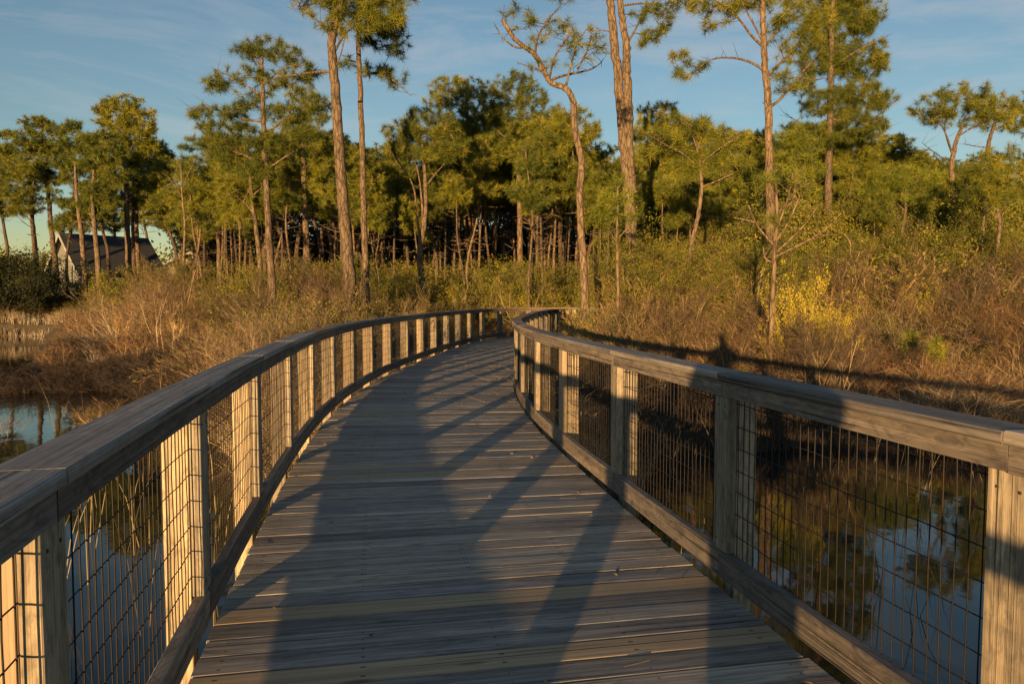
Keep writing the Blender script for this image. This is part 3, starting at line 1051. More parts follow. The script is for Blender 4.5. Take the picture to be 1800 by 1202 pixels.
pxtree('forked pine with a domed crown in the middle distance, left of the boardwalk bend', 30,
       [[(748, 585), (745, 520), (738, 450), (745, 400), (748, 350), (746, 300), (742, 250)]],
       [[(744, 400), (742, 350), (736, 300), (720, 260)], [(747, 330), (770, 300), (790, 280)], [(740, 440), (735, 380), (730, 330), (705, 290), (690, 270)], [(747, 290), (760, 250), (770, 225)]],
       [(742, 205, 38, 18), (705, 228, 34, 18), (775, 222, 34, 20), (740, 240, 50, 18), (692, 262, 24, 14), (800, 258, 24, 16), (765, 268, 38, 14)],
       0.15, 9, dens=19)
pxtree('tall left pine with a wide ragged crown of separate tufted plates', 28,
       [[(481, 585), (478, 490), (472, 400), (467, 300), (464, 230), (462, 160), (460, 100)]],
       [[(463, 170), (430, 150), (400, 135), (378, 150)], [(464, 215), (425, 210), (380, 195), (340, 198)], [(463, 150), (500, 125), (545, 120)], [(465, 240), (510, 200), (550, 180)], [(466, 290), (420, 270), (385, 265)],
        [(467, 300), (510, 270), (540, 255)], [(461, 120), (440, 95), (420, 80)]],
       [(465, 82, 42, 16), (425, 88, 28, 12), (500, 96, 34, 16), (385, 145, 30, 18), (440, 130, 36, 14), (350, 198, 26, 10), (545, 130, 26, 18), (510, 150, 34, 18), (400, 195, 36, 14), (455, 180, 44, 18), (560, 185, 24, 20),
        (505, 200, 40, 18), (430, 235, 44, 18), (380, 250, 30, 16), (490, 245, 44, 18), (540, 235, 30, 16), (420, 285, 46, 20), (465, 300, 30, 14)],
       0.155, 10, dens=18)
pxtree('straight full-crowned pine right of the forked domed one in the centre wood', 35,
       [[(918, 570), (915, 480), (914, 400), (912, 300), (913, 210), (910, 160)]],
       [[(913, 260), (880, 235), (860, 210)], [(913, 240), (945, 215), (975, 205)], [(912, 300), (945, 270), (970, 260)]],
       [(905, 142, 38, 16), (880, 172, 38, 18), (935, 168, 36, 18), (860, 200, 30, 16), (905, 205, 48, 20), (958, 208, 36, 18), (930, 240, 48, 16), (875, 240, 36, 16), (980, 232, 24, 14), (945, 270, 36, 14)],
       0.16, 11, dens=20, m=44, nw=0.0145)
pxtree('pine with twin rounded crown tops, left of the straight pine in the centre', 38,
       [[(834, 560), (832, 480), (829, 380), (824, 290), (822, 220), (820, 180)]],
       [[(823, 240), (795, 210), (780, 185)], [(822, 220), (845, 195), (860, 180)], [(826, 300), (855, 270), (870, 255)], [(827, 320), (795, 290)]],
       [(795, 150, 36, 18), (842, 158, 36, 18), (770, 175, 26, 16), (820, 185, 48, 18), (865, 205, 26, 16), (800, 215, 40, 16), (845, 240, 36, 16), (790, 255, 26, 14)],
       0.17, 12, dens=19, m=44, nw=0.0155)
pxtree('thin leaning pine between the straight pine and the crooked one', 34,
       [[(993, 570), (996, 470), (1000, 390), (1008, 300), (1004, 250)]],
       [[(1006, 300), (985, 270), (970, 250)], [(1006, 290), (1030, 262)]],
       [(1000, 200, 32, 18), (965, 222, 34, 18), (1025, 235, 28, 24), (990, 245, 44, 20), (1045, 228, 14, 20), (960, 260, 28, 16), (1020, 275, 34, 18)],
       0.11, 13, dens=19, m=44, nw=0.0155)
pxtree('pine with a rounded crown against the sky just right of the double trunks', 40,
       [[(1156, 560), (1154, 440), (1150, 330), (1152, 240), (1155, 210)]],
       [[(1152, 280), (1125, 255)], [(1152, 270), (1180, 250)]],
       [(1160, 196, 36, 16), (1128, 222, 24, 18), (1185, 214, 30, 18), (1150, 232, 46, 18), (1125, 262, 24, 22), (1175, 258, 36, 18), (1150, 285, 36, 14)],
       0.15, 14, dens=19, m=44, nw=0.016)
pxtree('umbrella-topped pine near the right edge, forked bare trunk under a flat crown', 34,
       [[(1676, 575), (1674, 440), (1673, 340), (1674, 280), (1684, 240), (1692, 222)]],
       [[(1675, 275), (1660, 245), (1640, 222), (1620, 205)], [(1684, 240), (1715, 220), (1745, 205)], [(1675, 290), (1645, 268), (1625, 250)], [(1690, 222), (1700, 195)], [(1675, 275), (1665, 235), (1668, 200)]],
       [(1690, 163, 52, 16), (1650, 182, 40, 16), (1730, 180, 40, 18), (1700, 195, 60, 14), (1620, 200, 26, 12), (1640, 208, 34, 12), (1755, 205, 26, 12), (1700, 215, 30, 8)],
       0.16, 15, dens=15, m=44, nw=0.0145)
pxtree('pine cut by the right edge of the view, reaching left over a gap of sky', 37,
       [[(1737, 570), (1738, 450), (1735, 330), (1736, 265), (1746, 225), (1758, 200)]],
       [[(1738, 260), (1712, 258), (1690, 255)], [(1745, 230), (1775, 215), (1800, 210)], [(1746, 225), (1730, 205)]],
       [(1772, 182, 50, 18), (1740, 200, 30, 14), (1800, 200, 36, 18), (1770, 218, 44, 14), (1820, 225, 34, 18)],
       0.15, 16, dens=14, m=46, nw=0.0145)
pxtree('leaning slim pine at the right edge with a low bushy crown', 25,
       [[(1745, 600), (1748, 520), (1752, 450), (1757, 390), (1748, 345), (1752, 310)]],
       [[(1756, 385), (1738, 355), (1725, 335)], [(1755, 380), (1775, 350), (1795, 335)]],
       [(1760, 268, 32, 16), (1730, 292, 30, 16), (1780, 300, 32, 18), (1745, 322, 36, 16), (1790, 340, 30, 18), (1725, 340, 22, 12), (1765, 350, 30, 14)],
       0.085, 17, dens=11)
pxtree('slim pine with a small crown standing left of the leaning slim pine', 27,
       [[(1723, 590), (1722, 490), (1727, 430), (1729, 370), (1722, 330)]],
       [[(1728, 375), (1705, 350), (1690, 340)], [(1727, 365), (1745, 345)]],
       [(1705, 300, 28, 14), (1680, 320, 24, 12), (1725, 322, 24, 12), (1700, 340, 32, 12)],
       0.075, 18, dens=11)
pxtree('low umbrella pine with a fine bright green parasol crown on the right', 31,
       [[(1588, 575), (1587, 470), (1586, 410), (1592, 370), (1592, 330)]],
       [[(1590, 370), (1560, 345), (1530, 330)], [(1591, 365), (1625, 340), (1660, 330)], [(1591, 350), (1575, 320)], [(1592, 350), (1610, 315)]],
       [(1592, 298, 36, 12), (1555, 312, 28, 12), (1630, 310, 30, 12), (1592, 322, 48, 10), (1530, 330, 20, 10), (1655, 330, 20, 10), (1590, 345, 50, 10)],
       0.09, 19, dens=16, m=44, nw=0.014, mat=M_NEEDLE_Y)
pxtree('pair-trunked pine with a green crown right below the tall forked pine', 36,
       [[(1488, 570), (1487, 440), (1488, 350), (1490, 280)], [(1476, 480), (1474, 380), (1478, 300)]],
       [[(1489, 300), (1520, 275)], [(1488, 310), (1455, 285)]],
       [(1480, 212, 36, 16), (1515, 232, 34, 18), (1445, 250, 32, 18), (1490, 262, 48, 18), (1540, 268, 26, 18), (1520, 300, 40, 16), (1455, 290, 30, 14)],
       0.12, 20, dens=19, m=44, nw=0.0155)
pxtree('small leaning pine with a loose yellow-green crown behind the half bare young pine', 30,
       [[(1400, 570), (1399, 450), (1396, 360), (1400, 300)]],
       [[(1398, 350), (1370, 320)], [(1398, 340), (1425, 310)]],
       [(1395, 235, 34, 18), (1365, 262, 26, 16), (1425, 258, 30, 18), (1395, 285, 44, 16), (1430, 300, 30, 14), (1360, 300, 24, 14)],
       0.10, 21, dens=12, m=44, nw=0.0145, mat=M_NEEDLE_Y)
pxtree('young bushy pine with a pale green pointed top at the foot of the double trunks', 19,
       [[(1087, 600), (1086, 500), (1085, 420), (1086, 330)]],
       [[(1086, 430), (1065, 400)], [(1086, 420), (1108, 395)]],
       [(1086, 318, 12, 12), (1068, 342, 14, 9), (1104, 345, 16, 10), (1086, 352, 22, 9), (1070, 372, 18, 8), (1108, 374, 14, 8), (1050, 365, 9, 6)],
       0.05, 22, dens=22, m=26, nl=0.24, mat=M_NEEDLE_Y, rt=0.02)
# left side
pxtree('pine farthest left with a layered crown and one straight lit trunk', 50,
       [[(68, 565), (64, 470), (58, 400), (54, 340), (50, 290)]],
       [[(56, 345), (30, 330), (12, 318)], [(55, 320), (80, 300)], [(58, 368), (25, 365), (0, 362)]],
       [(52, 242, 36, 14), (22, 262, 28, 12), (80, 262, 24, 12), (48, 285, 42, 12), (15, 300, 22, 10), (75, 305, 22, 10), (20, 342, 16, 8)],
       0.20, 30, dens=20, m=28, nl=0.36, nw=0.032)
pxtree('dark-topped pine behind the pine farthest left', 56,
       [[(102, 560), (98, 470), (90, 400), (84, 330), (80, 260)]],
       [[(84, 330), (110, 310)], [(82, 280), (60, 250)]],
       [(66, 214, 32, 10), (95, 228, 22, 10), (100, 262, 34, 16), (120, 290, 22, 14), (90, 315, 24, 10), (2, 232, 18, 8), (60, 262, 14, 10)],
       0.24, 31, dens=20, m=28, nl=0.36, nw=0.034)
pxtree('bent pine left of the house gable with branches arching down to the right', 48,
       [[(150, 565), (148, 480), (143, 410), (135, 345), (132, 290)]],
       [[(138, 355), (120, 355), (105, 360)], [(136, 340), (165, 310)], [(141, 385), (118, 402), (100, 405)]],
       [(125, 222, 22, 10), (135, 250, 36, 16), (165, 262, 26, 14), (125, 285, 32, 14), (170, 292, 24, 12), (110, 355, 14, 7)],
       0.19, 32, dens=20, m=28, nl=0.36, nw=0.032)
pxtree('pine in front of the dark house roof, leaning slightly left with a long drooping crown', 45,
       [[(180, 565), (175, 500), (169, 430), (162, 350), (165, 300)]],
       [[(164, 355), (190, 330)], [(163, 345), (145, 325)], [(170, 430), (155, 395), (128, 388)]],
       [(175, 245, 34, 14), (195, 270, 34, 16), (165, 285, 32, 14), (200, 305, 28, 14), (170, 335, 30, 16), (190, 355, 22, 12), (150, 358, 18, 10)],
       0.20, 33, dens=20, m=28, nl=0.36, nw=0.030)
pxtree('tallest rounded pine of the left-hand stand, rising above the house roof', 52,
       [[(227, 560), (226, 480), (223, 380), (221, 270), (220, 220)]],
       [[(222, 300), (200, 260), (185, 215)], [(221, 280), (245, 245), (262, 225)], [(223, 350), (255, 330), (270, 295)]],
       [(212, 182, 34, 14), (185, 192, 20, 10), (240, 198, 26, 12), (205, 215, 40, 14), (255, 222, 24, 14), (235, 240, 36, 16), (200, 250, 34, 14), (262, 255, 20, 12), (230, 275, 34, 12)],
       0.24, 34, dens=20, m=28, nl=0.36, nw=0.033)
pxtree('dark pine just right of the tallest left-hand pine', 56,
       [[(243, 560), (242, 470), (240, 390), (244, 310)]],
       [[(242, 370), (262, 340)], [(242, 350), (270, 300)]],
       [(270, 262, 26, 16), (290, 282, 22, 18), (260, 295, 28, 16), (285, 310, 24, 14), (265, 325, 22, 12)],
       0.24, 35, dens=20, m=28, nl=0.36, nw=0.034)
pxtree('small dead-topped pine with bare forked twigs standing alone before the left wood', 33,
       [[(322, 575), (322, 480), (325, 400), (320, 340), (318, 290)]],
       [[(322, 350), (305, 320), (292, 305)], [(321, 330), (335, 300), (345, 285)], [(319, 300), (312, 275)], [(324, 390), (345, 370)]],
       [(322, 300, 20, 16), (350, 330, 18, 12)], 0.07, 36, dens=7, bare=0.6)
pxtree('bushy pine with piled green plates, left of the wide ragged pine', 36,
       [[(388, 570), (385, 480), (383, 400), (378, 320)]],
       [[(382, 370), (350, 330)], [(381, 350), (415, 310)], [(383, 390), (355, 380)]],
       [(372, 225, 32, 16), (345, 252, 28, 16), (395, 262, 32, 18), (360, 290, 40, 16), (410, 305, 30, 16), (345, 325, 30, 14), (385, 335, 40, 14), (325, 285, 16, 12), (365, 365, 34, 12)],
       0.13, 37, dens=19, m=44, nw=0.0155)
pxtree('crooked pine leaning left below the wide ragged crown', 31,
       [[(462, 575), (459, 490), (450, 400), (443, 350), (440, 310)]],
       [[(446, 375), (420, 350), (395, 345)], [(448, 385), (425, 385)], [(443, 345), (470, 320)]],
       [(425, 312, 34, 14), (400, 338, 24, 12), (455, 330, 26, 14), (435, 352, 22, 8)],
       0.13, 38, dens=11, m=20)
pxtree('dark pine behind the stout pine with a high narrow crown', 38,
       [[(545, 570), (540, 460), (536, 360), (533, 280), (530, 220)]],
       [[(535, 300), (560, 265)], [(534, 290), (510, 260)]],
       [(530, 165, 28, 16), (555, 205, 30, 20), (520, 215, 30, 16), (545, 250, 44, 20), (570, 290, 26, 20), (525, 300, 36, 18), (560, 330, 26, 18)],
       0.20, 39, dens=14, m=44, nw=0.016)

# ------------------------------------------------------------------ the wood behind
def proto_pine(seed, H=14.0, rb=0.17):
    rng = np.random.default_rng(seed)
    lean = rng.normal(0, 0.5)
    bow = rng.normal(0, 0.35)
    tr = [np.array((0, 0, -0.3)), np.array((bow, rng.normal(0, .2), H * 0.35)), np.array((lean * .5 - bow * .5, rng.normal(0, .2), H * 0.65)), np.array((lean, rng.normal(0, .2), H * 0.93))]
    cb = H * rng.uniform(0.58, 0.68)
    cl = []
    n = rng.integers(13, 18)
    wmax = rng.uniform(2.5, 3.2)
    for i in range(n):
        f = (i + 0.5) / n
        z = cb + (H - cb) * f
        env = wmax * math.sin(math.pi * min(1, 0.18 + f * 0.78)) ** 0.7
        a = rng.uniform(0, 2 * math.pi)
        rr = env * rng.uniform(0.1, 0.75) if f < 0.9 else 0
        r = rng.uniform(0.85, 1.4)
        cl.append((np.array((lean * f + rr * math.cos(a), rr * math.sin(a), z)), (r, r, r * rng.uniform(0.42, 0.6))))
    limbs = []
    for c, r in cl[:6]:
        t0 = min(0.95, max(0.4, (c[2] - 1.4) / H))
        limbs.append([np.array((lean * t0, 0, H * t0)), (np.array((lean * t0, 0, H * t0)) + c) / 2 + np.array((0, 0, -0.2)), c - np.array((0, 0, 0.15))])
    for _ in range(5):       # dead stubs below the crown
        z = rng.uniform(0.35, 0.58) * H
        a = rng.uniform(0, 6.28)
        tq = spline(tr, 10)
        q = np.array([np.interp(z, tq[:, 2], tq[:, c_]) for c_ in range(3)])
        e = q + np.array((math.cos(a), math.sin(a), rng.uniform(-.1, .35))) * rng.uniform(0.5, 1.6)
        limbs.append([q, (q + e) / 2 + rng.normal(0, .1, 3), e])
    return make_tree('pine_tree', (0, 0, 0), [tr], limbs, cl, None, rng, rb, rb * 0.35, dens=15, m=22, nl=0.34, nw=0.032, bark=M_BARK_D)


PROTO = [proto_pine(100 + k) for k in range(7)]
PROTO_H = 14.0
used = [False] * len(PROTO)


def place_proto(k, x, y, ztop, rz, label, group, wide=1.0, kind_list=PROTO, flags=used, H=PROTO_H, zg=None, cat='pine tree'):
    zg = gz(x, y) if zg is None else zg
    s = (ztop - zg) / H
    sc = (s * wide, s * wide, s)
    if not flags[k]:
        flags[k] = True
        o = kind_list[k]
        o.location = (x, y, zg)
        o.rotation_euler = (0, 0, rz)
        o.scale = sc
    else:
        o = copy_tree(kind_list[k], (x, y, zg), rz, sc)
    tag(o, label, cat, group)
    return o


rngw = np.random.default_rng(77)
# skyline of the wood in photo pixels
SKY_X = np.array([-200, 0, 60, 130, 170, 220, 262, 300, 330, 370, 430, 520, 600, 650, 690, 740, 800, 850, 905, 960, 1000, 1040, 1075, 1110, 1160, 1200, 1260, 1320, 1400, 1480, 1560, 1600, 1650, 1700, 1760, 1830, 2000])
SKY_Y = np.array([230, 232, 260, 262, 262, 250, 262, 262, 275, 240, 235, 190, 212, 245, 215, 235, 205, 190, 175, 190, 205, 235, 265, 245, 215, 205, 200, 215, 215, 205, 200, 225, 240, 250, 260, 240, 240])
WOOD = []
for i in range(165):
    x = -60 + 1920 * (i + rngw.uniform(-0.45, 0.45)) / 165
    row = i % 5
    D = (40, 50, 60, 66, 72)[row] + rngw.uniform(-4, 4)
    if x < 300: D += 12
    yt = np.interp(x, SKY_X, SKY_Y) + (10 + 16 * row + abs(rngw.normal(0, 24)))
    if x < 300 and row not in (0, 2): continue
    if x < 110 and row != 0: continue
    WOOD.append((x, D, yt))
for x, D, yt in WOOD:
    p = at(x, yt, D)
    if x < 300:
        lb, gr = 'background pine of the stand around the house at far left', 'pines in the stand around the house'
    elif x < 700:
        lb, gr = 'background pine of the wood left of the boardwalk bend', 'pines of the wood left of the bend'
    elif x < 1120:
        lb, gr = 'background pine in the wood straight behind the boardwalk bend', 'pines of the wood behind the bend'
    else:
        lb, gr = 'background pine of the wood on the right beyond the thicket', 'pines of the wood on the right'
    place_proto(int(rngw.integers(len(PROTO))), p[0], p[1], p[2], rngw.uniform(0, 6.28), lb, gr, wide=rngw.uniform(0.95, 1.25))

# trunks without visible crowns of their own, deep in the wood: thin pines
def proto_pole(seed, H=11.0):
    rng = np.random.default_rng(seed)
    b = rng.normal(0, 0.3, 3)
    tr = [np.array((0, 0, -0.3)), np.array((b[0], 0, H * .3)), np.array((b[1], 0.1, H * .6)), np.array((b[2], 0, H * .96))]
    cl = []
    for i in range(11):
        f = rng.uniform(0.0, 1)
        a = rng.uniform(0, 6.28)
        r = rng.uniform(0.6, 1.0)
        z = H * (0.66 + 0.32 * f)
        rr = rng.uniform(0.3, 1.6) * (1 - 0.6 * f)
        cl.append((np.array((b[2] * f + rr * math.cos(a), rr * math.sin(a), z)), (r, r, r * 0.55)))
    limbs = []
    for _ in range(8):
        z = rng.uniform(0.3, 0.7) * H
        a = rng.uniform(0, 6.28)
        tq = spline(tr, 10)
        q = np.array([np.interp(z, tq[:, 2], tq[:, c_]) for c_ in range(3)])
        e = q + np.array((math.cos(a), math.sin(a), rng.uniform(-.1, .5))) * rng.uniform(0.4, 1.3)
        limbs.append([q, (q + e) / 2 + rng.normal(0, .08, 3), e])
    return make_tree('slender_pine', (0, 0, 0), [tr], limbs, cl, None, rng, 0.085, 0.035, dens=15, m=24, nl=0.30, nw=0.022, bark=M_BARK)


POLE = [proto_pole(200 + k) for k in range(5)]
used_p = [False] * len(POLE)
for i in range(104):
    x = rngw.uniform(270, 1830) if i < 84 else rngw.uniform(330, 1120)
    D = rngw.uniform(29, 43)
    yt = np.interp(x, SKY_X, SKY_Y) + (rngw.uniform(45, 150) if x > 1120 else rngw.uniform(15, 95))
    if 1130 < x < 1800: yt += 25
    p = at(x, yt, D)
    if x < 700: lb, gr = 'slender young pine among the thicket left of the bend', 'slender pines left of the bend'
    elif x < 1060: lb, gr = 'slender young pine among the trunks behind the bend', 'slender pines behind the bend'
    else: lb, gr = 'slender young pine rising from the leafy thicket on the right', 'slender pines of the right-hand thicket'
    place_proto(int(rngw.integers(len(POLE))), p[0], p[1], p[2], rngw.uniform(0, 6.28), lb, gr, kind_list=POLE, flags=used_p, H=11.0)


# ------------------------------------------------------------------ shrubs
def shrub(name, seed, H, spread, stems, depth, twig_mat, r0=0.012, leafn=0, leaf_mat=None, leaf_size=0.05, leaf_cl=5, up=0.5, leaf_from=0.35, tufts=False, cat='shrub'):
    rng = np.random.default_rng(seed)
    P0, P1, RA, RB, LV = [], [], [], [], []
    tips = []

    def rec(p, d, L, r, lv):
        n = 3 if lv == 0 else 2
        for k in range(n):
            d = unit(d + rng.normal(0, 0.16, 3) + np.array((0, 0, 0.05 * up)))
            q = p + d * L / n
            P0.append(p); P1.append(q); RA.append(r); RB.append(r * 0.85); LV.append(lv)
            r *= 0.85
            p = q
            if lv < depth and (k > 0 or lv > 0 or rng.random() < 0.4):
                for _ in range(2 if lv < 2 else 3):
                    dd = unit(d + unit(rng.normal(size=3)) * rng.uniform(0.5, 0.95) + np.array((0, 0, 0.12)))
                    rec(p, dd, L * rng.uniform(0.42, 0.62), r * 0.62, lv + 1)
        tips.append(p)
    for i in range(stems):
        a = rng.uniform(0, 6.28)
        rr = rng.uniform(0, 1) ** 0.6
        base = np.array((math.cos(a), math.sin(a), 0)) * rr * spread * 0.25 + np.array((0, 0, -0.15))
        d = unit(np.array((math.cos(a) * rr * spread / H * 0.75, math.sin(a) * rr * spread / H * 0.75, 1.0)))
        rec(base, d, H * rng.uniform(0.55, 0.85), r0, 0)
    P0, P1 = np.array(P0), np.array(P1)
    RA, RB = np.maximum(RA, 0.0030), np.maximum(RB, 0.0024)
    root = empty(name)
    tb = MB()
    tn = np.clip(rng.normal(0.82, 0.12, len(P0)) - 0.20 * np.array(LV), 0, 1)
    segs(tb, P0, P1, RA, RB, tn, 3)
    tb.build('stems', twig_mat, root)
    if leafn:
        T = np.array(tips)
        T = T[T[:, 2] > H * leaf_from] if (T[:, 2] > H * leaf_from).sum() > 10 else T
        T = T[rng.permutation(len(T))[:max(20, int(len(T) * 0.7))]]
        idx = rng.integers(0, len(T), leafn // leaf_cl)
        Cc = T[idx] + rng.normal(0, leaf_size * 1.2, (len(idx), 3))
        ct = 0.5 + 0.28 * np.sin(Cc[:, 0] * 3.1 + seed) * np.cos(Cc[:, 2] * 2.6 + Cc[:, 1] * 2.2) + rng.normal(0, 0.12, len(Cc))
        P = np.repeat(Cc, leaf_cl, 0) + rng.normal(0, leaf_size * 1.1, (len(Cc) * leaf_cl, 3))
        lbm = MB()
        leaves(lbm, rng, P, leaf_size, 0.5, 0.5, np.clip(np.repeat(ct, leaf_cl) + rng.normal(0, 0.12, len(P)), 0, 1))
        lbm.build('leaves', leaf_mat, root)
    z = P1[:, 2].max()
    return root, float(z)


KINDS = {}


def kind(key, makers):
    KINDS[key] = [[mk[0], mk[1], False] for mk in makers]


kind('bare', [shrub('bare_shrub', 300 + k, 1.6, 1.5, 7, 3, M_TWIG, 0.015, up=0.8) for k in range(5)])
kind('baretall', [shrub('bare_shrub', 310 + k, 2.6, 1.6, 4, 4, M_TWIG, 0.022, up=1.0) for k in range(3)])
kind('fuzzy', [shrub('twiggy_shrub', 320 + k, 1.4, 1.7, 12, 3, M_TWIG, 0.009, leafn=2000, leaf_mat=M_LEAF, leaf_size=0.045, leaf_cl=5, leaf_from=0.2) for k in range(3)])
kind('leafy', [shrub('leafy_shrub', 330 + k, 2.4, 2.0, 8, 3, M_TWIG, 0.016, leafn=9000, leaf_mat=M_LEAF, leaf_size=0.065, leaf_cl=9, leaf_from=0.08) for k in range(4)])
kind('leafytall', [shrub('tall_leafy_shrub', 335 + k, 4.6, 3.0, 7, 4, M_TWIG, 0.035, leafn=24000, leaf_mat=M_LEAF, leaf_size=0.085, leaf_cl=12, leaf_from=0.10) for k in range(4)])
kind('dark', [shrub('dark_shrub', 345 + k, 2.6, 2.4, 8, 3, M_TWIG_D, 0.018, leafn=9000, leaf_mat=M_LEAF_SHADE, leaf_size=0.10, leaf_cl=9, leaf_from=0.05) for k in range(2)])  # dark leaf tone stands in for shade at the far left
kind('yellow', [shrub('yellow_leaved_shrub', 340 + k, 2.4, 1.5, 7, 3, M_TWIG, 0.014, leafn=7000, leaf_mat=M_LEAF_Y, leaf_size=0.065, leaf_cl=16, leaf_from=0.25) for k in range(2)])
kind('rusty', [shrub('rusty_shrub', 350 + k, 1.3, 1.5, 10, 3, M_TWIG, 0.009, leafn=2200, leaf_mat=M_LEAF_R, leaf_size=0.04, leaf_cl=4) for k in range(3)])
kind('heath', [shrub('heath_shrub', 360 + k, 1.0, 1.6, 14, 3, M_TWIG_D, 0.008, up=0.2) for k in range(4)])


def place(key, x, y, h, rz, label, group, cat='shrub', wide=None, zg=None):
    v = KINDS[key]
    k = int(rngw.integers(len(v)))
    root, z, fl = v[k]
    zg = gz(x, y) if zg is None else zg
    s = h / z
    w = s * (wide or 1.0)
    if not fl:
        v[k][2] = True
        o = root
        o.location, o.rotation_euler, o.scale = (x, y, zg), (0, 0, rz), (w, w, s)
    else:
        o = copy_tree(root, (x, y, zg), rz, (w, w, s))
    tag(o, label, cat, group)
    return o


def near_walk(x, y, margin=0.45):
    q = path(np.linspace(0.2, TOTAL, 240), WIDTH / 2)
    return np.min(np.hypot(q[:, 0] - x, q[:, 1] - y)) < WIDTH / 2 + 0.15 + margin


def zone(key, n, x0, x1, D0, D1, h0, h1, label, group, wet=False, wide=1.0, marg=None, power=1.0):
    c = 0
    tries = 0
    while c < n and tries < n * 30:
        tries += 1
        px = rngw.uniform(x0, x1)
        D = D0 + (D1 - D0) * rngw.random() ** power
        x = (px - 900) / F_PX * D
        if key == 'bare' and D < 15 and abs(px - 1430) < 75: continue
        h = h0(D) if callable(h0) else rngw.uniform(h0, h1)
        if near_walk(x, D, (0.95 * h * wide if marg is None else marg)): continue
        sd = float(water_sd([(x, D)])[0])
        if not wet and sd < -0.25: continue
        zg = max(gz(x, D), Z_WATER - 0.12)
        place(key, x, D, h, rngw.uniform(0, 6.28), label, group, wide=wide * rngw.uniform(0.85, 1.2), zg=zg)
        c += 1


HR_D = [11, 16, 20, 24, 28, 33, 38]
HR_H = [0.8, 1.15, 2.0, 3.3, 4.5, 5.5, 6.2]


def hr(D):
    return np.interp(D, HR_D, HR_H) * rngw.uniform(0.7, 1.12)


zone('bare', 46, 400, 760, 11, 26, 1.1, 1.9, 'leafless tan shrub in the thicket left of the boardwalk', 'leafless shrubs left of the boardwalk', wide=1.0)
zone('fuzzy', 14, 220, 430, 24, 38, 1.3, 2.2, 'olive twiggy shrub between the left water and the pines', 'olive shrubs behind the heath', wide=1.3)
zone('bare', 18, 190, 430, 24, 38, 1.5, 2.6, 'leafless tan shrub between the far pond bank and the boardwalk thicket', 'leafless shrubs behind the heath', wide=1.2)
zone('baretall', 10, 230, 760, 20, 32, 2.4, 3.6, 'taller leafless shrub in the thicket left of the boardwalk', 'tall leafless shrubs left of the boardwalk')
zone('fuzzy', 38, 400, 860, 15, 33, 1.2, 2.2, 'olive twiggy shrub left of the boardwalk bend', 'olive twiggy shrubs left of the bend', wide=1.0)
zone('leafy', 26, 440, 1000, 29, 38, 2.2, 3.6, 'dense green shrub beyond the boardwalk bend', 'green shrubs beyond the bend', wide=1.2)
zone('dark', 12, -80, 62, 42.5, 50, 2.6, 4.4, 'very dark shade-coloured shrub at the far left water edge', 'very dark shrubs at the far left', wide=1.4)
zone('leafy', 16, 60, 290, 43.5, 50, 1.0, 1.8, 'dark green shrub on the far bank of the pond below the house', 'green shrubs on the far bank', wide=1.5)
zone('leafy', 9, 200, 420, 34, 42, 2.2, 3.8, 'green shrub between the pond and the left wood', 'green shrubs before the left wood', wide=1.1)
zone('heath', 85, -120, 330, 16.6, 20.8, 0.42, 0.72, 'low dark grey-brown heath shrub standing at the water on the left', 'heath shrubs at the left water edge', wet=True, wide=1.7)
zone('heath', 34, 60, 240, 20.5, 30, 0.45, 0.85, 'low dark heath shrub on the mud spit behind the left water edge', 'heath shrubs on the left mud spit', wide=1.6)
zone('rusty', 10, 90, 330, 20, 32, 0.9, 1.6, 'rust-brown shrub on the left bank behind the dark heath', 'rusty shrubs on the left bank', wide=1.3)
zone('bare', 8, 250, 400, 17, 26, 0.8, 1.3, 'bare shrub rising over the dark heath on the left', 'bare shrubs over the left heath', wet=True, wide=1.2)
zone('heath', 12, 330, 560, 9.5, 18, 0.8, 1.3, 'low brown heath shrub close to the left railing', 'heath shrubs close to the left railing', wide=1.4)
zone('fuzzy', 16, 990, 1140, 14, 23, 1.2, 1.9, 'olive twiggy shrub just right of the boardwalk bend', 'olive twiggy shrubs right of the bend', wide=0.9, marg=1.15)
zone('leafy', 14, 930, 1150, 29.5, 36, 2.2, 3.6, 'green shrub behind the far rail where the boardwalk turns right', 'green shrubs behind the far rail', wide=1.1, marg=1.5)
zone('leafytall', 46, 1040, 1880, 23.5, 35, hr, None, 'tall olive-leaved shrub in the thicket on the right', 'tall leafy shrubs on the right', wide=0.95)
zone('leafytall', 9, 1030, 1330, 21.5, 25, 2.8, 4.0, 'olive-leaved shrub hiding the feet of the double-trunked pine', 'leafy shrubs round the double-trunked pine', wide=0.9)
zone('leafy', 16, 1040, 1880, 18, 23, hr, None, 'olive-leaved shrub in front of the tall right-hand thicket', 'olive shrubs before the right-hand thicket', wide=1.1)
zone('baretall', 44, 1020, 1900, 16, 24, lambda D: 1.2 * hr(D), None, 'tall bare shrub in the thicket on the right', 'tall bare shrubs on the right', wide=1.1)
zone('baretall', 34, 1010, 1930, 11.8, 18, 1.0, 1.75, 'spindly pale-stemmed bare shrub at the front of the right-hand brush', 'spindly bare shrubs at the front on the right', wide=1.1)
zone('bare', 52, 1000, 1950, 11.3, 23, hr, None, 'leafless twiggy shrub near the pond on the right', 'leafless shrubs near the pond on the right', wide=1.5)
zone('rusty', 40, 1080, 1950, 11.3, 20, hr, None, 'rust-tinged shrub near the pond on the right', 'rusty shrubs near the pond on the right', wide=1.4)
zone('fuzzy', 18, 1000, 1950, 13, 24, hr, None, 'olive twiggy shrub in the thicket on the right', 'olive twiggy shrubs on the right', wide=1.3)
zone('heath', 22, 975, 1330, 8.4, 12.5, 0.6, 1.0, 'low heath shrub below the right railing', 'heath shrubs below the right railing', wide=1.2, marg=0.95)
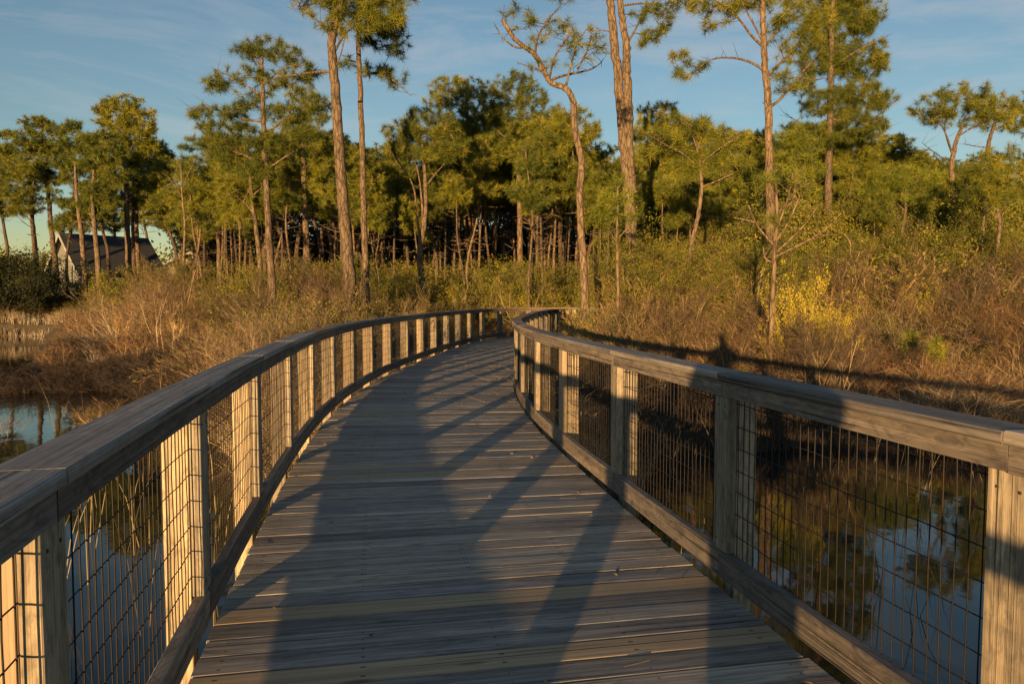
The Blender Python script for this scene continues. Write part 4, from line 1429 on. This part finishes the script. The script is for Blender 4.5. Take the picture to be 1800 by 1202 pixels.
for (px, D, h_, wd, lb) in ((1412, 14.2, 2.55, 0.52, 'bright yellow-leaved shrub right of the half bare young pine'), (1452, 14.8, 1.95, 0.5, 'smaller yellow-leaved shrub tucked beside the bright yellow one'),
                            (1625, 20.5, 2.3, 0.5, 'yellow-green shrub in the middle of the right-hand thicket')):
    place('yellow', (px - 900) / F_PX * D, D, h_, rngw.uniform(0, 6.28), lb, None, wide=wd)
for (px, D, h_, lb) in ((8, 11.6, 0.42, 'low bare bush standing in open water at the left edge'), (185, 12.2, 0.55, 'tan twiggy bush in the water just beyond the left railing')):
    place('bare', (px - 900) / F_PX * D, D, h_, 1.0, lb, None, wide=1.6, zg=Z_WATER - 0.03)

for px, py, D, hh, lb in ((1648, 606, 13.5, 0.75, 'tiny bright green pine seedling in the russet brush on the right'), (1605, 590, 15.0, 0.6, 'second smaller green pine seedling beside the tiny bright one'),
                          (612, 466, 25.0, 2.6, 'young pine sapling with a green mop left of the stout pine'), (318, 470, 31.0, 2.6, 'green-topped pine sapling in front of the far pale house')):
    q = at(px, py, D)
    g_ = gz(q[0], q[1])
    pxr = np.random.default_rng(int(px))
    top = np.array((q[0], q[1], max(q[2], g_ + hh)))
    kk = 0.17 if D < 20 else 0.55
    make_tree('pine_sapling', (q[0], q[1], g_), [[np.array((q[0], q[1], g_ - 0.1)), (np.array((q[0] + .05, q[1], g_)) + top) / 2, top]], [],
              [(top, (kk, kk, kk * 0.6)), (top - np.array((0.1, 0, kk)), (kk * .9, kk * .9, kk * 0.5))], lb, pxr, 0.025, 0.012, dens=30, m=30, nl=0.20, nw=0.011, mat=M_NEEDLE)

# ------------------------------------------------------------------ ground cover nobody could count
def cover(name, label, n, x0, x1, D0, D1, h0, h1, mat, seed, blades=7, w=0.008, lean=0.35, wet=(-0.2, 99), power=1.0):
    rng = np.random.default_rng(seed)
    px = rng.uniform(x0, x1, n)
    D = D0 + (D1 - D0) * rng.random(n) ** power
    x = (px - 900) / F_PX * D
    P = np.stack([x, D], 1)
    sd = water_sd(P)
    q = path(np.linspace(0.2, TOTAL, 300), WIDTH / 2)
    dw = np.min(np.hypot(q[None, :, 0] - x[:, None], q[None, :, 1] - D[:, None]), axis=1)
    keep = (sd > wet[0]) & (sd < wet[1]) & (dw > WIDTH / 2 + 0.22)
    P, sd = P[keep], sd[keep]
    z = np.maximum(ground_z(P), Z_WATER - 0.05)
    n = len(P)
    hh = rng.uniform(h0, h1, n) * (0.75 + 0.35 * np.sin(P[:, 0] * 1.9 + np.sin(P[:, 1] * 1.3) * 2))
    tn = np.clip(0.5 + 0.3 * np.sin(P[:, 0] * 0.9 + P[:, 1] * 0.6) + rng.normal(0, 0.15, n), 0, 1)
    B = np.repeat(np.column_stack([P, z]), blades, 0)
    H = np.repeat(hh, blades) * rng.uniform(0.5, 1.1, n * blades)
    d = np.column_stack([rng.normal(0, lean, n * blades), rng.normal(0, lean, n * blades), np.ones(n * blades)])
    B[:, :2] += rng.normal(0, 0.05, (n * blades, 2))
    M = B + d * H[:, None] * 0.55
    T = M + (d * np.array((1.7, 1.7, 0.9))) * H[:, None] * 0.45
    s = unit(np.cross(d, rng.normal(size=d.shape))) * w * 0.5
    V = np.stack([B - s, B + s, M + s * .8, M - s * .8, T], 1).reshape(-1, 3)
    k = np.arange(n * blades)[:, None] * 5
    mb = MB()
    tt = np.repeat(np.clip(np.repeat(tn, blades) + rng.normal(0, 0.12, n * blades), 0, 1), 5)
    mb.add(V, k + np.array([[0, 1, 2, 3]]), None, tt)
    mb.n -= 0
    mb.F3.append((k + np.array([[3, 2, 4]])))
    mb.U3.append(np.zeros((n * blades * 3, 2)))
    return tag(mb.build(name, mat), label, 'ground cover', kind='stuff')


cover('dry_grass', 'dry golden grass and twigs covering the ground on the right', 9000, 960, 2000, 8, 30, 0.2, 0.45, M_GRASS, 1, w=0.010, power=0.8)
cover('low_brush', 'low brown brush covering the ground on the right', 10000, 960, 2000, 8, 36, 0.3, 0.75, M_TWIG, 2, blades=9, w=0.008, lean=0.6, power=0.8)
cover('dry_grass', 'dry tan grass covering the ground on the left', 11000, 345, 900, 7, 34, 0.2, 0.5, M_GRASS, 3, w=0.010, power=0.8)
cover('low_brush', 'low tan brush covering the ground on the left', 8000, 330, 1000, 9, 40, 0.3, 0.75, M_TWIG, 4, blades=9, w=0.009, lean=0.6)
cover('low_brush', 'brown brush covering the ground behind the heath on the left', 2600, 160, 350, 20.5, 42, 0.3, 0.8, M_TWIG, 14, blades=9, w=0.012, lean=0.6, wet=(-0.1, 99))
cover('reeds', 'tan reeds standing along the far bank of the left pond', 3000, -120, 330, 41.5, 46, 0.35, 0.75, M_TWIG, 5, w=0.02, lean=0.12, wet=(-0.9, 1.6))
cover('reeds', 'brown reeds at the water edge on the right', 3000, 1000, 1950, 10, 13, 0.3, 0.65, M_TWIG_D, 6, w=0.008, lean=0.2, wet=(-0.8, 0.8))


cover('water_stalks', 'a few thin pale stalks standing in the pond below the right railing', 60, 1150, 1800, 4.0, 9.5, 0.95, 1.3, M_GRASS, 21, blades=2, w=0.006, lean=0.12, wet=(-99, 0))
cover('water_stalks', 'thin pale stalks standing in the pond below the left railing', 60, 60, 500, 3.6, 12, 0.9, 1.25, M_GRASS, 22, blades=2, w=0.006, lean=0.12, wet=(-99, 0))
lr = np.random.default_rng(31)
lmb = MB()
n_l = 260
ls_ = arc_of((-0.872, 1.45)) + lr.uniform(-0.3, 14, n_l)
lo_ = lr.uniform(0.03, WIDTH - 0.03, n_l)
lp = np.array([(*path(a_, b_), 0.0045) for a_, b_ in zip(ls_, lo_)])
la = lr.uniform(0, 6.28, n_l)
ll = np.where(lr.random(n_l) < 0.75, lr.uniform(0.04, 0.13, n_l), lr.uniform(0.015, 0.03, n_l))
lq = lp + np.stack([np.cos(la) * ll, np.sin(la) * ll, lr.uniform(0, 0.004, n_l)], 1)
segs(lmb, lp, lq, np.where(ll > 0.035, 0.0011, 0.006), np.where(ll > 0.035, 0.0008, 0.002), lr.uniform(0.2, 1, n_l), 4)
tag(lmb.build('litter', M_GRASS), 'scattered dry pine needles and leaf bits on the deck boards', 'litter', kind='stuff')


def thicket(name, label, n, x0, x1, D0, D1, h0, h1, mat, seed, ls=0.09, cl=34, cr_=0.55):
    """leafy undergrowth: clouds of leaves from the ground up to an uneven top"""
    rng = np.random.default_rng(seed)
    px = rng.uniform(x0, x1, n)
    D = rng.uniform(D0, D1, n)
    x = (px - 900) / F_PX * D
    P = np.stack([x, D], 1)
    sd = water_sd(P)
    q = path(np.linspace(0.2, TOTAL, 300), WIDTH / 2)
    dw = np.min(np.hypot(q[None, :, 0] - x[:, None], q[None, :, 1] - D[:, None]), axis=1)
    keep = (sd > 0.6) & (dw > WIDTH / 2 + 0.9)
    P = P[keep]
    z = ground_z(P)
    top = h0 + (h1 - h0) * (0.5 + 0.5 * np.sin(P[:, 0] * 0.8 + 2 * np.sin(P[:, 1] * 0.5 + seed)))
    zc = z + top * rng.uniform(0.02, 1.0, len(P))
    Cc = np.column_stack([P, zc])
    L = np.repeat(Cc, cl, 0) + rng.normal(0, cr_ * 0.5, (len(Cc) * cl, 3)) * np.array((1, 1, 0.7))
    tn = np.clip(np.repeat(rng.uniform(0, 0.9, len(Cc)), cl) + rng.normal(0, 0.12, len(L)), 0, 1)
    mb = MB()
    leaves(mb, rng, L, ls, 0.5, 0.5, tn)
    k = len(Cc)
    segs(mb, np.column_stack([P + rng.normal(0, .2, P.shape), z - 0.1]), Cc, 0.012, 0.004, 0.0)
    return tag(mb.build(name, mat), label, 'undergrowth', kind='stuff')


thicket('undergrowth', 'dense olive undergrowth filling the wood on the right', 5200, 1050, 1950, 26, 42, 2.6, 5.4, M_LEAF, 8, ls=0.10, cl=64)
thicket('undergrowth', 'dense olive undergrowth filling the wood behind the bend', 3600, 430, 1080, 34, 48, 1.6, 3.0, M_LEAF, 9, ls=0.11, cl=60)
thicket('undergrowth', 'dark green undergrowth on the far bank at the left', 2600, -150, 520, 50, 60, 0.6, 1.6, M_LEAF, 10, ls=0.16, cr_=0.8)
thicket('far_woods', 'far-off dark treeline closing the view behind the wood', 7000, 330, 1960, 78, 92, 7.5, 11.5, M_LEAF_SHADE, 11, ls=0.50, cl=30, cr_=1.8)  # shade from the trees in front is painted into the leaf colour
thicket('far_woods', 'far-off dark treeline beyond the house at far left', 1500, -200, 330, 80, 92, 3, 6.0, M_NEEDLE, 12, ls=0.45, cl=26, cr_=1.6)


# prototypes that no place called for are taken out again
left_over = [v[0] for lst in KINDS.values() for v in lst if not v[2]]
left_over += [o for o, f in zip(PROTO, used) if not f] + [o for o, f in zip(POLE, used_p) if not f]
for o in left_over:
    for ch in list(o.children):
        bpy.data.objects.remove(ch)
    bpy.data.objects.remove(o)

# ------------------------------------------------------------------ houses behind the trees
def shingle_mat(name, a, b_, sc):
    m, nt, b, out = new_mat(name)
    uvn = nd(nt, "ShaderNodeUVMap")
    br = nd(nt, "ShaderNodeTexBrick", Scale=sc)
    br.inputs['Color1'].default_value = (*a, 1)
    br.inputs['Color2'].default_value = (*b_, 1)
    br.inputs['Mortar'].default_value = (a[0] * .5, a[1] * .5, a[2] * .5, 1)
    br.inputs['Mortar Size'].default_value = 0.02
    nt.links.new(uvn.outputs[0], br.inputs['Vector'])
    nt.links.new(br.outputs[0], b.inputs['Base Color'])
    b.inputs['Roughness'].default_value = 0.85
    return m


M_ROOF = shingle_mat('dark_shingles', (0.022, 0.024, 0.028), (0.034, 0.036, 0.040), 3.0)
M_SIDE = shingle_mat('grey_siding', (0.15, 0.16, 0.152), (0.18, 0.19, 0.18), 2.0)
M_TRIM = plain_mat('white_trim', (0.30, 0.30, 0.28), 0.6)
M_PANE = plain_mat('window_glass', (0.02, 0.025, 0.03), 0.08, spec=0.8)


def slab(mb, P, thick):
    """thick sheet: quad P (4 points, counter-clockwise from outside) pushed inwards"""
    P = np.asarray(P, float)
    n = unit(np.cross(P[1] - P[0], P[2] - P[0]))
    Q = P - n * thick
    V = np.vstack([P, Q])
    F = [(0, 1, 2, 3), (7, 6, 5, 4), (0, 4, 5, 1), (1, 5, 6, 2), (2, 6, 7, 3), (3, 7, 4, 0)]
    L = np.linalg.norm(P[1] - P[0])
    Hh = np.linalg.norm(P[3] - P[0])
    uvq = [(0, 0), (L, 0), (L, Hh), (0, Hh)]
    U = []
    for f in F:
        U += [uvq[k % 4] for k in f]
    mb.add(V, F, U)


def house(name, label, loc, rz, W, Lg, eave, ridge, wall_m, roof_m, over=0.45, windows=()):
    """gable end faces local -Y; ridge runs along +Y"""
    root = empty(name, loc, rz)
    tag(root, label, 'house')
    mb = MB()
    w = W / 2
    base = -1.2
    # gable wall front and back as quads + triangles, side walls
    for y, s_ in ((0.0, 1), (Lg, -1)):
        P = [(-w, y, base), (w, y, base), (w, y, eave), (-w, y, eave)]
        if s_ < 0: P = [P[1], P[0], P[3], P[2]]
        slab(mb, P, 0.12)
        T = np.array([(-w, y, eave), (w, y, eave), (0, y, ridge)], float)
        T2 = T + np.array((0, 0.12 * s_, 0))
        mb.add(np.vstack([T, T2]), [(0, 1, 2), (3, 5, 4)], [(-w, eave), (w, eave), (0, ridge)] * 2)
    slab(mb, [(w, 0.12, base), (w, Lg - .12, base), (w, Lg - .12, eave), (w, 0.12, eave)], 0.12)
    slab(mb, [(-w, Lg - .12, base), (-w, 0.12, base), (-w, 0.12, eave), (-w, Lg - .12, eave)], 0.12)
    mb.build('wall', wall_m, root)
    mb = MB()
    sl = (ridge - eave) / w
    lo = eave - sl * over
    for s_ in (1, -1):
        A = (s_ * (w + over), -over, lo + 0.15)
        B = (s_ * (w + over), Lg + over, lo + 0.15)
        C_ = (0, Lg + over, ridge + 0.15)
        D_ = (0, -over, ridge + 0.15)
        slab(mb, [A, B, C_, D_] if s_ > 0 else [B, A, D_, C_], 0.14)
    roof = mb.build('roof', roof_m, root)
    mb = MB()
    for s_ in (1, -1):
        a = np.array((s_ * (w + over), -over - 0.03, lo + 0.02))
        c = np.array((0, -over - 0.03, ridge + 0.02))
        d = c - a
        ln = np.linalg.norm(d)
        d /= ln
        box(mb, (a + c) / 2, d, (0, 1, 0), np.cross(d, (0, 1, 0)), ln, 0.05, 0.22, 0.004)
    mb.build('barge_board', M_TRIM, roof)
    for (x, z, ww, hh) in windows:
        mb = MB()
        box(mb, (x, -0.03, z + hh / 2), (1, 0, 0), (0, 1, 0), (0, 0, 1), ww + .2, 0.05, 0.1, 0.003)
        box(mb, (x, -0.03, z - hh / 2), (1, 0, 0), (0, 1, 0), (0, 0, 1), ww + .2, 0.05, 0.1, 0.003)
        box(mb, (x - ww / 2 - .05, -0.03, z), (0, 0, 1), (0, 1, 0), (1, 0, 0), hh - .1, 0.05, 0.1, 0.003)
        box(mb, (x + ww / 2 + .05, -0.03, z), (0, 0, 1), (0, 1, 0), (1, 0, 0), hh - .1, 0.05, 0.1, 0.003)
        box(mb, (x, -0.025, z), (0, 0, 1), (0, 1, 0), (1, 0, 0), hh - .1, 0.03, 0.05, 0.003)
        f = mb.build('window', M_TRIM, root)
        mb = MB()
        box(mb, (x, -0.008, z), (1, 0, 0), (0, 1, 0), (0, 0, 1), ww, 0.012, hh, 0.001)
        mb.build('pane', M_PANE, f)
    return root


ph = at(122, 470, 62)
g0 = gz(ph[0], ph[1])
house('house', 'grey gabled house with a steep dark roof half hidden behind the left-hand pines', (ph[0] - 0.3, ph[1], g0), R(-38), 6.0, 6.4,
      at(0, 478, 62)[2] - g0, at(0, 413, 62)[2] - g0, M_SIDE, M_ROOF, windows=((0.0, 2.9, 0.9, 0.9),))
ph = at(335, 455, 78)
g0 = gz(ph[0], ph[1])
house('house', 'small pale sunlit house far behind the trees right of the grey gabled one', (ph[0], ph[1], g0), R(20), 4.2, 6.0,
      at(0, 462, 78)[2] - g0, at(0, 445, 78)[2] - g0, plain_mat('cream_paint', (0.36, 0.33, 0.26), 0.8), M_ROOF, windows=((-0.9, 3.2, 0.7, 1.0), (0.9, 3.2, 0.7, 1.0)))
# ------------------------------------------------------------------ the person behind the viewpoint, whose shadow falls on the right railing
m_skin = plain_mat('skin', (0.50, 0.33, 0.25), 0.55)
m_jacket = plain_mat('jacket_cloth', (0.05, 0.06, 0.08), 0.85)
m_trouser = plain_mat('trouser_cloth', (0.07, 0.065, 0.06), 0.9)
m_hair = plain_mat('hair', (0.05, 0.035, 0.025), 0.7)


def build_person():
    import bmesh
    root = empty('person', (0.03, -0.50, 0), 0)
    tag(root, 'person in dark jacket behind the viewpoint, seen only by the shadow on the right railing', 'person')

    def skin(name, V, E, Rr, mat, root_i=0):
        bm = bmesh.new()
        lay = bm.verts.layers.skin.verify()
        vs = [bm.verts.new(v) for v in V]
        for i, v in enumerate(vs):
            v[lay].radius = Rr[i] if isinstance(Rr[i], tuple) else (Rr[i], Rr[i])
            v[lay].use_root = (i == root_i)
        for a, b_ in E: bm.edges.new((vs[a], vs[b_]))
        me = bpy.data.meshes.new(name)
        bm.to_mesh(me)
        bm.free()
        o = bpy.data.objects.new(name, me)
        COL.objects.link(o)
        sk = o.modifiers.new('skin', 'SKIN')
        sk.use_smooth_shade = True
        sk.branch_smoothing = 0.6
        md = o.modifiers.new('sub', 'SUBSURF')
        md.levels = md.render_levels = 2
        me.materials.append(mat)
        o.parent = root
        return o
    # body: pelvis, spine, neck, head, legs, arms raised to the camera
    V = [(0, 0, .84), (0, 0, .96), (0, 0, 1.08), (0, -.01, 1.20), (0, -.01, 1.31), (0, .01, 1.395), (0, .03, 1.455), (0, .04, 1.525), (0, .045, 1.585),
         (-.085, 0, .76), (-.10, .01, .46), (-.11, -.02, .10), (-.115, .09, .035), (.085, 0, .76), (.10, .01, .46), (.11, -.02, .10), (.115, .09, .035),
         (-.16, 0, 1.30), (-.235, .03, 1.12), (-.13, .22, 1.20), (-.09, .28, 1.245), (.16, 0, 1.30), (.235, .03, 1.12), (.13, .22, 1.20), (.09, .28, 1.245)]
    E = [(0, 1), (1, 2), (2, 3), (3, 4), (4, 5), (5, 6), (6, 7), (7, 8), (0, 9), (9, 10), (10, 11), (11, 12), (0, 13), (13, 14), (14, 15), (15, 16),
         (4, 17), (17, 18), (18, 19), (19, 20), (4, 21), (21, 22), (22, 23), (23, 24)]
    Rr = [(.14, .10), (.135, .10), (.13, .10), (.15, .11), (.14, .095), .05, (.065, .07), (.080, .092), (.055, .065), .078, .055, .040, (.042, .03), .078, .055, .040, (.042, .03),
          .06, .047, .034, (.034, .020), .06, .047, .034, (.034, .020)]
    skin('body', V, E, Rr, m_skin)

    def loft(name, rings, mat):
        """closed garment surface through elliptical rings (centre, rx, ry)"""
        mb = MB()
        P = []
        for (cx, cy, cz), rx, ry in rings:
            for k in range(20):
                a_ = k * 2 * math.pi / 20
                f_ = 1 + 0.02 * math.sin(a_ * 3 + cz * 23)
                P.append((cx + rx * f_ * math.cos(a_), cy + ry * f_ * math.sin(a_), cz))
        F_ = []
        for r_ in range(len(rings) - 1):
            for k in range(20):
                q_ = (k + 1) % 20
                F_.append((r_ * 20 + k, r_ * 20 + q_, (r_ + 1) * 20 + q_, (r_ + 1) * 20 + k))
        mb.add(P, F_)
        return mb.build(name, mat, root, smooth=True)
    loft('jacket', [((0, 0, .80), .175, .135), ((0, 0, .90), .172, .132), ((0, 0, 1.02), .165, .13), ((0, -.01, 1.15), .178, .135), ((0, -.01, 1.27), .195, .13), ((0, -.005, 1.34), .165, .105),
                    ((0, .0, 1.38), .10, .075), ((0, .01, 1.41), .068, .062)], m_jacket)
    for sx in (-1, 1):
        mbs = MB()
        tube(mbs, spline([np.array((sx * .11, -.005, 1.335)), np.array((sx * .185, .005, 1.25)), np.array((sx * .235, .035, 1.12)), np.array((sx * .19, .13, 1.15)), np.array((sx * .125, .23, 1.21))], 5),
             np.concatenate([[.004, .045, .066, .074, .075], np.linspace(.074, .046, 16)]), 16)
        mbs.build('sleeve', m_jacket, root, smooth=True)
        loft('trouser_leg', [((sx * .112, -.01, .07), .062, .066), ((sx * .105, .0, .28), .066, .070), ((sx * .098, .01, .46), .074, .076), ((sx * .088, 0, .66), .090, .098), ((sx * .078, 0, .84), .098, .118)], m_trouser)
        loft('shoe', [((sx * .114, .035, .001), .046, .125), ((sx * .114, .035, .035), .048, .128), ((sx * .113, .01, .07), .045, .085), ((sx * .112, -.02, .10), .042, .05)], m_hair)
    loft('hair', [((0, -.005, 1.475), .080, .062), ((0, -.004, 1.53), .091, .072), ((0, .010, 1.572), .092, .090), ((0, .022, 1.592), .090, .098), ((0, .035, 1.62), .075, .085), ((0, .04, 1.645), .042, .05), ((0, .04, 1.655), .003, .003)], m_hair)
    loft('nose', [((0, .128, 1.493), .016, .014), ((0, .134, 1.503), .017, .020), ((0, .126, 1.53), .010, .014), ((0, .118, 1.55), .007, .008)], m_skin)
    loft('mouth', [((0, .108, 1.466), .022, .010), ((0, .112, 1.472), .026, .012), ((0, .108, 1.478), .022, .010)], plain_mat('lips', (0.36, 0.16, 0.14), 0.5))
    for sx in (-1, 1):
        loft('eye', [((sx * .031, .112, 1.538), .004, .004), ((sx * .031, .115, 1.545), .013, .010), ((sx * .031, .112, 1.552), .004, .004)], m_hair)
        loft('ear', [((sx * .088, .045, 1.50), .006, .008), ((sx * .094, .04, 1.52), .010, .016), ((sx * .092, .038, 1.545), .006, .010)], m_skin)
    for sx in (-1, 1):
        for k in range(4):
            x = sx * (.075 - k * 0.004)
            z = 1.275 - k * .022
            skin('finger', [(sx * .09, .29, z), (x - sx * .02, .33, z + .003), (x - sx * .045, .345, z)], [(0, 1), (1, 2)], [.009, .0085, .007], m_skin)
        skin('thumb', [(sx * .085, .28, 1.225), (sx * .055, .30, 1.215), (sx * .035, .315, 1.222)], [(0, 1), (1, 2)], [.011, .0095, .008], m_skin)


build_person()
